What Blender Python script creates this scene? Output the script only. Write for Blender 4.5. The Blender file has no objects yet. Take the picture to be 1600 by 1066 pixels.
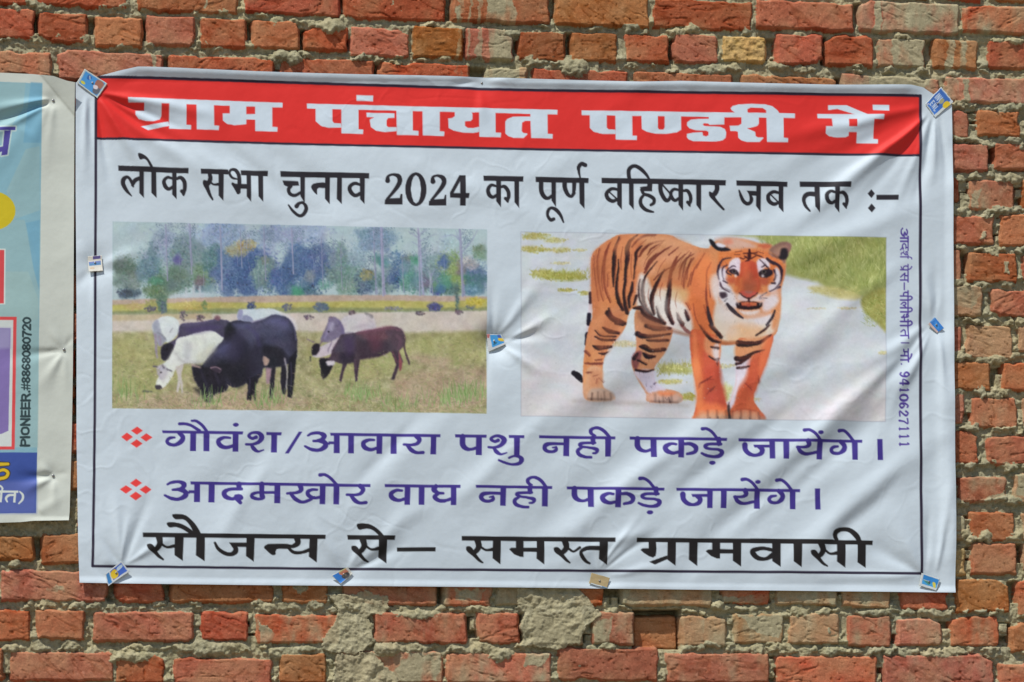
import bpy, math
import numpy as np
from mathutils import Vector, Matrix

# ------------------------------------------------------------------ camera, sky, sun, exposure
scene = bpy.context.scene
D2R = math.pi / 180.0
FPX = 5000.0                      # focal length in pixels of the 1600 px wide photograph
YAW, PITCH = 10.0 * D2R, 7.4 * D2R
DIST, AIM_Z = 7.5, 2.52
_f = Vector((math.sin(YAW) * math.cos(PITCH), math.cos(YAW) * math.cos(PITCH), math.sin(PITCH)))
_r = Vector((math.cos(YAW), -math.sin(YAW), 0.0))
_u = _r.cross(_f)
CAM = Vector((0, 0, AIM_Z)) - _f * DIST
cam = bpy.data.cameras.new('camera')
cam.sensor_width = 36.0
cam.lens = 36.0 * FPX / 1600.0
cam.clip_start, cam.clip_end = 0.1, 500.0
cam_ob = bpy.data.objects.new('camera', cam)
m = Matrix((( _r.x, _u.x, -_f.x, CAM.x), (_r.y, _u.y, -_f.y, CAM.y), (_r.z, _u.z, -_f.z, CAM.z), (0, 0, 0, 1)))
cam_ob.matrix_world = m
scene.collection.objects.link(cam_ob)
scene.camera = cam_ob

SUN_L = Vector((-0.36, -0.37, 0.86)).normalized()      # towards the sun
world = bpy.data.worlds.new('World')
scene.world = world
world.use_nodes = True
wn = world.node_tree.nodes
bg = wn['Background']
sky = wn.new('ShaderNodeTexSky')
sky.sky_type = 'NISHITA'
sky.sun_disc = False
sky.sun_elevation = math.asin(SUN_L.z)
sky.sun_rotation = math.atan2(SUN_L.x, SUN_L.y) % (2 * math.pi)
world.node_tree.links.new(sky.outputs['Color'], bg.inputs['Color'])
bg.inputs['Strength'].default_value = 0.09
sun = bpy.data.lights.new('sun', 'SUN')
sun.energy = 4.1
sun.angle = 0.5 * D2R
sun.color = (1.0, 0.955, 0.88)
sun_ob = bpy.data.objects.new('sun', sun)
sun_ob.rotation_euler = SUN_L.to_track_quat('Z', 'Y').to_euler()
sun_ob.location = (-3, -4, 8)
scene.collection.objects.link(sun_ob)
scene.view_settings.view_transform = 'Standard'
scene.view_settings.look = 'None'
scene.view_settings.exposure = 0.0
scene.view_settings.gamma = 1.0
scene.render.film_transparent = False
KILL = 0.80                       # what a white sheet facing as the wall does returns to the camera

# ------------------------------------------------------------------ numpy drawing: the designs printed on banner, poster and card scraps
def s2l(c):
    c = np.asarray(c, dtype=np.float32) / 255.0
    return np.where(c <= 0.04045, c / 12.92, ((c + 0.055) / 1.055) ** 2.4).astype(np.float32)

_lat = {}
def vnoise(x, y, seed=0):
    if seed not in _lat:
        _lat[seed] = np.random.RandomState(1000 + seed).rand(256, 256).astype(np.float32)
    g = _lat[seed]
    xi = np.floor(x).astype(np.int32); yi = np.floor(y).astype(np.int32)
    fx = (x - xi).astype(np.float32); fy = (y - yi).astype(np.float32)
    fx = fx * fx * (3 - 2 * fx); fy = fy * fy * (3 - 2 * fy)
    x0, y0, x1, y1 = xi & 255, yi & 255, (xi + 1) & 255, (yi + 1) & 255
    a = g[y0, x0] * (1 - fx) + g[y0, x1] * fx
    b = g[y1, x0] * (1 - fx) + g[y1, x1] * fx
    return (a * (1 - fy) + b * fy) * 2 - 1

def fbm(x, y, sc, seed=0, oct=3, gain=0.5):
    r = 0; a = 1.0; t = 0.0
    for o in range(oct):
        r = r + a * vnoise(x / sc + 17.3 * o + 31.7 * seed, y / sc + 9.1 * o + 12.9 * seed, (seed * 7 + o) % 40)
        t += a; a *= gain; sc *= 0.5
    return r / t

def spline(p, closed=False, n=6):
    p = np.asarray(p, dtype=np.float64)
    if len(p) < 3:
        return p
    if closed:
        q = np.vstack([p[-1:], p, p[:2]]); m = len(p)
    else:
        q = np.vstack([2 * p[0] - p[1], p, 2 * p[-1] - p[-2]]); m = len(p) - 1
    t = (np.arange(n) / n)[:, None]
    out = []
    for i in range(m):
        a, b, c, d = q[i], q[i + 1], q[i + 2], q[i + 3]
        out.append(0.5 * (2 * b + (c - a) * t + (2 * a - 5 * b + 4 * c - d) * t * t + (3 * b - a - 3 * c + d) * t ** 3))
    r = np.vstack(out)
    return r if closed else np.vstack([r, p[-1:]])

class Canvas:
    def __init__(self, x0, y0, x1, y1, scale, color):
        self.x0, self.y0, self.s = x0, y0, scale
        self.W, self.H = int((x1 - x0) * scale) + 1, int((y1 - y0) * scale) + 1
        self.img = np.empty((self.H, self.W, 3), np.float32); self.img[:] = color
        self.reg = np.zeros((self.H, self.W), np.uint8)
        self.clip = None
        self.region = None
    def _box(self, p, pad):
        a = np.floor(p.min(0) - pad).astype(int); b = np.ceil(p.max(0) + pad).astype(int) + 1
        ax, ay = max(a[0], 0), max(a[1], 0); bx, by = min(b[0], self.W), min(b[1], self.H)
        if ax >= bx or ay >= by: return None
        return ax, ay, bx, by
    def d_poly(self, pts):
        p = (np.asarray(pts, float)[:, :2] - (self.x0, self.y0)) * self.s
        bb = self._box(p, 6 + self.fpad)
        if bb is None: return None
        ax, ay, bx, by = bb
        X, Y = np.meshgrid(np.arange(ax, bx, dtype=np.float32), np.arange(ay, by, dtype=np.float32))
        dm = np.full(X.shape, 1e9, np.float32); ins = np.zeros(X.shape, bool)
        n = len(p)
        for i in range(n):
            x1, y1 = p[i]; x2, y2 = p[(i + 1) % n]
            ex, ey = x2 - x1, y2 - y1; L = ex * ex + ey * ey
            if L < 1e-9: continue
            t = np.clip(((X - x1) * ex + (Y - y1) * ey) / L, 0, 1)
            np.minimum(dm, (X - x1 - t * ex) ** 2 + (Y - y1 - t * ey) ** 2, out=dm)
            if y1 != y2:
                ins ^= ((y1 > Y) != (y2 > Y)) & (X < ex * (Y - y1) / (y2 - y1) + x1)
        d = np.sqrt(dm)
        return bb, np.where(ins, -d, d)
    def d_stroke(self, pts):
        q = np.asarray(pts, float).copy()
        q[:, :2] = (q[:, :2] - (self.x0, self.y0)) * self.s
        q[:, 2] *= self.s * 0.5
        bb = self._box(q[:, :2], q[:, 2].max() + 3 + self.fpad)
        if bb is None: return None
        ax, ay, bx, by = bb
        D = np.full((by - ay, bx - ax), 1e9, np.float32)
        for i in range(len(q) - 1):
            a, b = q[i], q[i + 1]
            pd = max(a[2], b[2]) + 3 + self.fpad
            cx, cy = int(max(min(a[0], b[0]) - pd, ax)), int(max(min(a[1], b[1]) - pd, ay))
            dx, dy = int(min(max(a[0], b[0]) + pd + 1, bx)), int(min(max(a[1], b[1]) + pd + 1, by))
            if cx >= dx or cy >= dy: continue
            Y, X = np.ogrid[cy:dy, cx:dx]
            ex, ey = b[0] - a[0], b[1] - a[1]; L = ex * ex + ey * ey + 1e-9
            t = np.clip(((X - a[0]) * ex + (Y - a[1]) * ey) / L, 0, 1)
            d = np.sqrt((X - a[0] - t * ex) ** 2 + (Y - a[1] - t * ey) ** 2) - (a[2] + (b[2] - a[2]) * t)
            v = D[cy - ay:dy - ay, cx - ax:dx - ax]
            np.minimum(v, d, out=v)
        return bb, D
    fpad = 0
    def put(self, res, col, feather=1.0, alpha=1.0, noise=None):
        if res is None: return
        (ax, ay, bx, by), d = res
        c = np.clip(0.5 - d / feather, 0, 1) * alpha
        if self.clip is not None: c = c * self.clip[ay:by, ax:bx]
        col = np.asarray(col, np.float32)
        v = self.img[ay:by, ax:bx]
        if noise is not None:
            amp, sc, seed = noise
            Y, X = np.mgrid[ay:by, ax:bx]
            col = col + (amp * fbm(X, Y, sc, seed, 3))[..., None]
        v += (col - v) * c[..., None]
        if self.region is not None:
            self.reg[ay:by, ax:bx][c > 0.5] = self.region
    def ops(self, aff, text):
        """P poly, C smooth poly, N brush stroke with widths, E ellipse, H hole poly; returns coverage ops in photo pixels"""
        out = []
        (a, b, tx), (c, d, ty) = aff
        ws = math.sqrt(abs(a * d - b * c))
        for line in text.replace('\n', ';').split(';'):
            line = line.strip()
            if not line: continue
            k = line[0]
            q = np.array([[float(v) for v in t.split(',')] for t in line[1:].split()])
            if k == 'E':
                cx, cy, rx, ry = q[0]; t = np.linspace(0, 2 * np.pi, 28, endpoint=False)
                q = np.stack([cx + rx * np.cos(t), cy + ry * np.sin(t)], 1)
            if k == 'C': q = spline(q, True)
            if k == 'N': q = spline(q, False)
            r = q.copy()
            r[:, 0] = a * q[:, 0] + b * q[:, 1] + tx
            r[:, 1] = c * q[:, 0] + d * q[:, 1] + ty
            if k == 'N': r[:, 2] *= ws
            out.append((k, r))
        return out
    def word(self, aff, text, col, fat=1.0):
        acc = np.zeros((self.H, self.W), np.float32)
        for k, q in self.ops(aff, text):
            if k == 'N': q = q * (1, 1, fat)
            res = self.d_stroke(q) if k == 'N' else self.d_poly(q)
            if res is None: continue
            (ax, ay, bx, by), d = res
            cv = np.clip(0.5 - d, 0, 1)
            v = acc[ay:by, ax:bx]
            if k == 'H': v *= 1 - cv
            else: np.maximum(v, cv, out=v)
        self.img += (np.asarray(col, np.float32) - self.img) * acc[..., None]
        if self.region is not None: self.reg[acc > 0.5] = self.region
    def paint(self, aff, text, col, feather=1.5, alpha=1.0, noise=None):
        self.fpad = feather
        for k, q in self.ops(aff, text):
            self.put(self.d_stroke(q) if k == 'N' else self.d_poly(q), col, feather, alpha, noise)
        self.fpad = 0
    def dots(self, xs, ys, rs, cols, alpha=0.85):
        for x, y, r, c in zip(xs, ys, rs, cols):
            cx, cy, rr = (x - self.x0) * self.s, (y - self.y0) * self.s, r * self.s
            ax, ay, bx, by = int(cx - rr - 1), int(cy - rr - 1), int(cx + rr + 2), int(cy + rr + 2)
            if ax < 0 or ay < 0 or bx > self.W or by > self.H: continue
            Y, X = np.ogrid[ay:by, ax:bx]
            cv = np.clip(rr + 0.5 - np.sqrt((X - cx) ** 2 + (Y - cy) ** 2), 0, 1) * alpha
            if self.clip is not None: cv = cv * self.clip[ay:by, ax:bx]
            v = self.img[ay:by, ax:bx]
            v += (np.asarray(c, np.float32) - v) * cv[..., None]
    def blades(self, xs, ys, dx, dy, w, cols, alpha=0.8):
        for x, y, a, b, ww, c in zip(xs, ys, dx, dy, w, cols):
            self.put(self.d_stroke([(x, y, ww), (x + a, y + b, ww * 0.4)]), c, 1.0, alpha)
    def sample(self, px, py):
        x = np.clip((px - self.x0) * self.s, 0, self.W - 1.001); y = np.clip((py - self.y0) * self.s, 0, self.H - 1.001)
        xi, yi = x.astype(int), y.astype(int); fx, fy = (x - xi)[..., None], (y - yi)[..., None]
        i = self.img
        return (i[yi, xi] * (1 - fx) + i[yi, xi + 1] * fx) * (1 - fy) + (i[yi + 1, xi] * (1 - fx) + i[yi + 1, xi + 1] * fx) * fy
    def region_at(self, px, py):
        x = np.clip(np.rint((px - self.x0) * self.s), 0, self.W - 1).astype(int)
        y = np.clip(np.rint((py - self.y0) * self.s), 0, self.H - 1).astype(int)
        return self.reg[y, x]

def view(x0, y0, w, dx=0, dy=0, full=1600.0):
    s = w / full
    return ((s, 0, x0 + dx * s), (0, s, y0 + dy * s))

# ------------------------------------------------------------------ the banner's print
WHITE = (189, 202, 212)
INK = (38, 36, 42); PURPLE = (60, 48, 128); BLACK5 = (30, 28, 29); RED = (206, 46, 42); LINE = (40, 34, 52)
VINYL, BORDER, BAND, TITLE, HEAD, CATTLE, TIGER, LIST1, LIST2, FOOT, SIDE, BULLET1, BULLET2 = range(13)

def poly_px(cv, pts, col, region, **k):
    cv.region = region
    cv.put(cv.d_poly(pts), col, **k)

def line_px(cv, pts, w, col, region):
    cv.region = region
    cv.put(cv.d_stroke([(x, y, w) for x, y in pts]), col)

TOPL = [(150, 121.5), (230, 123), (400, 129), (600, 135.5), (800, 142), (1000, 145.3), (1200, 148), (1436.5, 151)]
BANDL = [(149, 217.5), (450, 227), (740, 233.5), (930, 237.5), (1160, 241), (1436, 244.5)]

def print_frame(cv):
    poly_px(cv, TOPL + BANDL[::-1], RED, BAND)
    line_px(cv, BANDL, 3.6, LINE, BORDER)
    line_px(cv, TOPL, 4.2, LINE, BORDER)
    line_px(cv, [(150, 121.5), (149.5, 200), (149.3, 300), (148.3, 480), (147.8, 660), (145.2, 850), (144.4, 885)], 4.0, LINE, BORDER)
    line_px(cv, [(1436.6, 151), (1436, 250), (1435.8, 400), (1435.6, 560), (1436, 710), (1438, 860), (1438.4, 896)], 4.4, LINE, BORDER)
    line_px(cv, [(144.4, 885), (500, 889.3), (940, 892.6), (1200, 894.5), (1438.4, 896.5)], 4.0, LINE, BORDER)

TITLE_OPS = [
 (view(180,140,270), '''P115,82 1545,132 1542,178 118,130
P265,120 425,130 425,255 410,285 350,303 280,300 215,280 185,240 185,203 265,203
P495,130 655,140 655,335 700,340 698,380 495,373
P232,350 490,303 500,345 300,385
P748,140 910,148 912,343 958,347 955,387 750,380
P1055,150 1210,155 1210,330 1190,335 1100,342 1030,330 992,300 990,232 1055,232
P1290,155 1450,165 1450,357 1498,360 1495,403 1290,397
P1205,238 1295,238 1295,290 1205,290'''),
 (view(470,140,270), '''P50,140 1600,182 1600,226 52,187
P130,175 285,180 285,300 300,322 368,325 370,365 250,367 180,350 130,305
P368,180 527,188 527,380 572,383 568,425 368,418
P508,62 665,66 662,120 508,116
P600,226 860,232 858,275 800,277 785,300 785,345 800,360 880,360 880,398 770,408 690,395 640,360 630,290 670,270 602,268
P878,195 1028,203 1028,392 1082,397 1080,438 880,433
P1117,203 1278,210 1278,398 1320,402 1316,445 1120,438'''),
 (view(660,150,270), '''P-60,110 1242,138 1240,183 -60,152
P290,150 440,155 455,180 455,225 440,243 385,248 385,290 410,308 460,310 515,297 517,345 460,357 360,352 280,335 232,310 228,222 265,217 290,200
P513,155 668,165 668,350 718,353 715,395 517,392
P992,200 830,203 775,225 757,250 757,360 785,385 830,400 925,403 960,370 960,358 925,355 910,340 912,260 940,243 992,243
P990,170 1150,175 1150,362 1197,365 1193,408 995,402'''),
 (view(890,150,270), '''P100,145 1600,166 1600,210 100,190
P175,175 332,180 332,305 350,323 412,325 412,365 290,365 210,345 175,310
P410,180 568,188 568,380 610,382 607,423 412,418
P652,180 803,185 803,305 815,323 855,323 865,305 865,190 1020,197 1020,325 980,350 880,365 780,363 700,345 655,320
P1275,195 1420,195 1418,278 1280,280 1270,268 1230,265 1220,278 1235,290 1380,297 1425,320 1435,350 1430,400 1400,425 1340,435 1130,433 1085,415 1070,395 1072,362 1150,350 1215,348 1222,380 1250,387 1272,375 1272,345 1250,335 1150,330 1095,312 1072,285 1075,255 1110,230 1180,223 1275,222'''),
 (view(1130,150,270), '''P-40,163 652,172 650,217 -40,208
P155,200 315,205 315,270 300,290 260,303 205,312 280,345 285,385 305,397 355,397 355,405 320,440 200,440 150,425 122,400 120,345 100,338 50,338 45,288 125,287 155,268
P55,125 75,103 130,90 250,83 370,88 440,105 490,145 512,180 383,180 383,145 350,123 240,120 210,135 212,160 240,180 105,172 65,145
P385,200 545,205 543,400 585,403 582,442 387,440
P858,175 1475,180 1473,227 860,218
P992,205 1150,212 1148,380 1120,392 1040,397 965,385 932,360 935,292 995,292
P1225,210 1382,215 1380,405 1422,410 1418,450 1222,447
P1145,293 1228,293 1228,345 1145,345
P960,95 1135,95 1340,186 1225,186 1045,130 960,140
P1370,90 1525,93 1522,147 1372,142'''),
]
HEAD_OPS = [
 (view(180,235,270), '''P25,150 675,178 672,228 28,200
N148,432,10 105,385,30 72,325,40 74,280,42 102,258,30 126,268,26 146,300,28 163,345,18
N158,330,30 180,290,40 222,268,36
P220,195 262,197 262,450 220,405
P330,200 375,202 380,452 332,405
C208,42 250,46 300,85 350,172 325,170 290,110 262,92 225,97
N525,272,24 480,262,28 448,295,34 460,345,38 492,370,32 530,348,28
P523,210 565,212 565,465 523,420
N562,278,26 600,264,34 634,300,38 640,360,36 628,410,32 630,432,10
N612,390,34 632,425,12
P785,185 1040,192 1040,240 788,232
P1155,197 1408,203 1405,252 1160,245
N868,235,36 875,270,40 865,305,44 842,335,42
N818,298,20 832,322,50 850,370,36 872,425,26 897,468,16
N870,305,18 905,330,18 955,328,30
P950,230 998,232 995,480 952,432
N1118,282,16 1075,268,22 1050,225,24 1070,194,26 1110,200,34 1138,250,36 1142,330,36 1132,405,34
N1080,325,24 1110,355,42 1134,400,40
P1100,325 1215,328 1215,372 1100,370
P1210,235 1250,237 1250,490 1210,440
P1318,240 1365,242 1362,492 1318,440'''),
 (view(420,240,270), '''P100,175 920,195 918,245 103,228
P120,262 265,268 275,310 210,312 165,318 135,305
N195,312,38 176,345,32 190,385,32 235,400,30 290,372,28
P285,215 328,218 325,470 285,405
N250,500,42 272,474,30 312,464,22
N300,462,20 330,490,30 338,530,36 310,578,34 270,588,28 215,545,26 175,490,14
C385,325 400,295 440,283 515,283 515,328 455,330 440,355 440,392 412,370
P515,220 558,222 556,480 513,430
P625,225 668,227 668,480 622,432
N835,302,26 785,290,32 742,320,36 748,365,38 790,402,34 842,382,36
P833,230 880,233 878,482 835,435
N1090,265,46 1095,225,26 1140,208,24 1190,225,42 1202,270,44 1180,320,40 1130,385,30 1085,435,24
P1062,485 1225,488 1225,388 1210,388 1200,425 1110,430 1064,440
E1350,346,98,157
H1304,346 1312,278 1328,232 1350,214 1374,232 1390,278 1396,346 1390,412 1374,460 1350,478 1328,460 1312,412'''),
 (view(660,245,270), '''N85,245,46 85,205,26 125,190,24 175,210,42 188,250,44 165,300,40 115,365,30 70,418,24
P45,467 208,467 208,368 195,368 185,405 95,410 48,425
P330,185 387,185 387,352 422,352 417,398 387,398 387,468 335,468 335,398 243,395 240,350
H335,245 335,352 275,352
P552,188 922,197 918,245 555,238
N670,288,22 625,278,30 595,315,36 602,365,38 637,390,32 677,368,28
P670,225 715,228 712,482 668,425
N712,297,24 745,290,34 778,330,36 785,380,34 772,415,34 778,440,8
N754,402,30 776,435,10
P837,230 882,233 880,490 838,435
P1033,200 1525,210 1522,258 1037,250
N1085,235,42 1087,330,42 1115,385,40 1150,398,32 1190,372,30
P1180,240 1223,242 1222,480 1182,420
N1200,592,32 1172,600,32 1145,562,28 1150,512,30 1180,488,28 1225,508,36 1265,560,28 1290,622,14
N1303,245,42 1305,300,42 1330,360,36 1365,382,28 1388,350,34
P1372,245 1412,247 1405,330 1392,372 1370,360 1372,320
P1438,247 1487,248 1485,495 1440,445
N1495,92,38 1460,80,38 1434,108,36 1434,150,24 1447,212,14'''),
 (view(920,250,270), '''P103,180 1253,200 1250,250 105,230
N247,288,26 195,282,32 150,322,36 160,370,38 205,396,34 252,376,28
N170,308,13 235,368,13
P247,222 290,224 288,475 245,425
P355,225 398,227 398,475 355,425
N366,222,36 353,150,36 360,97,38 405,70,34 460,95,36 515,150,28 550,205,16
P455,265 520,258 528,225 572,225 568,305 480,305
N475,290,36 490,328,28 540,345,34 583,375,34 583,412,32 556,432,26
N490,340,26 463,380,32 466,430,36 500,470,34 540,488,28 578,497,18
N645,225,40 650,310,40 690,383,38 722,383,34 738,345,22
N665,245,15 735,325,17
N815,292,24 770,286,28 742,320,32 752,365,34 782,390,30 822,364,26
P812,235 857,237 856,485 812,428
N855,300,24 895,300,32 922,345,34 925,390,34 912,420,32 920,445,8
N897,405,30 918,440,10
P977,238 1023,240 1022,488 978,430
N1168,235,42 1170,285,44 1150,325,46 1128,338,40
N1102,315,18 1120,340,44 1150,382,32 1190,428,26 1232,470,20'''),
 (view(1140,250,270), '''P45,202 523,210 522,258 48,250
N72,295,14 90,345,28 115,393,34 150,416,34 180,402,34 188,370,34 176,336,22
P143,295 240,300 240,342 170,340
P233,240 276,243 275,493 232,435
N442,312,26 390,305,32 345,340,36 354,390,38 400,418,34 447,400,28
N368,330,13 430,390,13
P443,245 487,247 485,495 442,445
P638,208 1107,213 1104,263 640,257
N785,326,46 720,324,44 686,345,42 674,385,32 690,440,28 725,485,16
P775,248 822,250 818,498 773,440
N960,312,24 915,302,30 882,335,36 890,388,38 926,410,32 964,388,28
P957,250 1002,252 1000,498 957,445
N1000,317,24 1035,315,34 1065,350,36 1070,400,34 1060,432,32 1065,460,8
N1042,417,30 1063,455,10
P1300,280 1332,320 1300,362 1265,320
P1300,413 1335,455 1300,497 1265,455
P1345,332 1550,332 1548,378 1345,378'''),
]
B1_OPS = [(view(180,650,270), 'P200,105 253,142 198,180 143,142;P105,160 162,200 105,240 52,200;P285,167 342,205 283,243 230,205;P195,222 250,262 195,300 140,262')]
B2_OPS = [(view(180,730,270), 'P190,112 245,152 190,190 135,152;P97,173 155,210 97,250 40,210;P280,175 333,213 280,252 222,213;P187,232 245,272 187,313 130,272')]
PAKDE = '''P243,170 1143,183 1140,210 245,198
N315,190,52 318,258,52 350,293,38 395,304,28 440,290,30
P437,190 492,192 490,362 437,360
N668,242,24 620,238,30 572,265,46 582,303,46 635,324,32 690,314,30
P687,195 742,196 740,365 687,363
N740,240,28 800,240,34 850,272,46 838,314,36 770,332,26
N1065,195,48 1065,238,40
N1085,240,28 980,240,28 937,258,36 962,281,26 1060,290,26 1098,312,42 1078,344,40 1020,355,28 950,344,28 905,325,22
E1010,410,30,19
N910,100,34 950,100,28 1000,130,28 1050,190,28'''
JAYENGE = '''P65,185 1215,197 1213,224 68,213
N127,245,52 132,290,46 167,328,40 220,342,30 273,324,42 284,287,46 250,262,28
P205,243 352,243 352,270 215,270
P350,205 402,206 400,373 350,373
P477,208 530,208 527,375 475,373
N700,210,46 710,246,42 672,268,28 600,268,24
N607,270,32 632,308,38 690,330,30 790,312,28
P788,208 842,210 840,380 788,378
N672,110,34 715,108,28 765,140,28 815,200,28
E817,132,26,18
N990,258,20 945,266,32 926,292,34 948,318,32 1000,321,30 1044,290,46 1050,250,44 1015,212,40
P1120,215 1173,216 1170,383 1120,382
N995,115,34 1040,113,28 1085,145,28 1135,205,28
P1350,190 1398,190 1402,385 1353,385'''
LIST1_OPS = [
 (view(180,650,270), '''P430,140 1180,152 1172,180 435,165
N545,206,20 500,212,30 476,240,32 497,267,32 550,275,32 604,245,46 622,205,44 588,162,38
P690,155 745,157 742,332 688,332
P812,155 868,157 865,335 812,333
N590,80,28 640,80,28 700,97,26 775,145,30
N705,52,22 745,55,26 800,95,28 842,150,28
N1058,212,22 1000,208,30 950,237,42 966,280,44 1020,300,34 1087,284,32
P1082,165 1135,167 1133,338 1080,338
E1110,90,27,18
N1298,205,36 1260,216,28 1230,192,30 1260,165,26 1320,166,34 1350,205,50 1320,250,36 1260,270,24 1205,270,22
N1255,278,26 1277,310,38 1315,335,24 1368,322,12
P1390,157 1535,160 1530,187 1393,185
P1438,170 1493,172 1490,345 1435,345'''),
 (view(440,650,270), '''P150,155 183,155 58,355 22,355
N235,190,20 275,170,28 340,167,30 384,192,48 364,224,36 320,238,28 285,240,22
N330,242,22 388,256,40 394,290,50 340,324,34 270,319,32 207,288,20
N388,236,16 432,272,12
P425,245 480,245 480,270 425,270
P440,165 1457,180 1455,207 443,192
P475,180 528,182 527,353 473,352
P607,185 660,187 658,356 605,355
N845,232,22 795,232,30 747,257,42 758,300,44 815,321,32 872,306,30
P868,187 922,188 920,358 866,358
P1000,190 1053,190 1052,360 998,360
N1235,198,44 1262,230,42 1240,266,34 1190,277,26 1120,274,24
N1150,282,30 1187,325,40 1235,349,30 1297,348,30
P1367,195 1418,196 1416,365 1363,365'''),
 (view(690,655,270), '''P110,150 403,155 400,182 113,178
N180,172,52 182,245,52 215,282,40 260,288,28 312,273,30
P305,170 358,172 357,342 303,340
N508,206,36 475,216,28 442,192,30 480,166,26 530,170,32 564,205,50 530,252,36 470,272,24 420,268,22
N470,280,26 492,312,38 530,335,24 585,322,12
P605,157 747,160 745,187 608,185
P652,177 707,178 705,345 652,345
N607,368,22 650,352,22 700,357,30 724,385,46 700,419,34 630,428,24 560,410,24 512,390,20
P883,160 1592,170 1590,196 886,187
N1118,238,28 1010,236,30 952,247,42 937,277,42 960,304,32 1010,310,28 1042,296,34 1050,278,22
N1012,272,14 1045,268,22
P1112,180 1168,182 1166,352 1110,350
N1385,182,48 1385,228,40
N1402,228,26 1300,230,28 1263,244,34 1290,264,24 1370,275,26 1422,292,36 1412,320,26 1385,324,18
N1290,266,22 1247,297,36 1257,335,36 1310,357,28 1368,362,26
P1497,185 1552,187 1550,355 1497,355
N1408,160,14 1374,145,30 1364,115,36 1395,92,28 1440,92,30 1490,122,32 1540,180,30'''),
 (view(940,655,270), PAKDE), (view(1140,655,270), JAYENGE)]
LIST2_OPS = [
 (view(180,730,270), '''N480,165,20 520,147,28 590,142,30 634,167,48 614,200,36 570,212,28 528,215,22
N580,217,22 638,233,40 646,268,50 590,300,34 520,296,32 455,266,20
N638,212,16 682,247,12
P675,220 730,220 730,247 675,245
P692,138 1600,152 1600,180 695,166
P728,155 782,157 780,328 725,328
P862,158 917,160 914,332 858,332
N1140,165,52 1140,200,44
N1165,208,28 1060,210,30 1006,237,44 1017,278,44 1075,300,32 1112,288,38
N1112,275,34 1140,285,60 1158,290,44
N1118,300,38 1152,335,34
N1350,165,50 1350,270,46
N1366,262,18 1366,290,28 1320,302,28 1263,285,34 1263,258,32 1310,242,26 1350,242,24
P1370,228 1470,228 1470,255 1370,255
P1467,168 1522,170 1520,340 1465,340'''),
 (view(420,730,270), '''P0,150 930,165 928,192 0,178
N280,178,46 292,214,44 258,240,30 162,250,22
N192,248,30 237,300,38 300,330,30 365,312,30 412,285,24
N438,216,22 390,216,28 352,237,38 362,270,38 412,292,30 468,283,28
P463,175 517,177 513,350 462,348
P590,178 645,180 642,352 590,350
N465,80,34 510,78,28 560,108,28 615,165,28
N835,180,44 862,213,42 840,251,34 790,264,26 714,262,24
N750,268,30 787,315,40 830,338,30 890,335,30
P1060,165 1600,172 1600,198 1063,192
N1222,224,22 1170,222,30 1122,252,42 1134,291,44 1190,314,32 1248,300,30
P1247,180 1300,182 1297,355 1245,355
P1377,182 1432,183 1428,357 1375,355
N1535,185,42 1518,216,50 1556,245,30 1604,249,24
N1562,250,26 1523,282,40 1560,314,36 1615,320,32'''),
 (view(690,730,270), '''P-40,170 162,172 160,200 -40,197
N-20,320,30 30,315,30 80,298,30
P73,185 125,187 122,358 72,358
P300,173 1010,183 1008,210 303,200
N533,250,28 425,248,30 367,259,42 352,288,42 380,317,32 425,322,28 460,308,34 468,290,22
N430,284,14 463,280,22
P530,195 583,197 580,365 528,363
N803,195,48 803,240,40
N820,242,26 715,245,28 682,257,34 707,276,24 790,290,26 842,306,36 832,333,26 800,338,18
N707,282,22 664,312,36 674,350,36 730,372,28 788,376,26
P915,198 970,200 970,370 915,368
N824,172,14 792,158,30 782,128,36 812,105,28 858,105,30 908,135,32 955,195,30'''),
 (view(860,735,270,-105,-15), PAKDE), (view(1040,735,270,16,-17), JAYENGE)]
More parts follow.
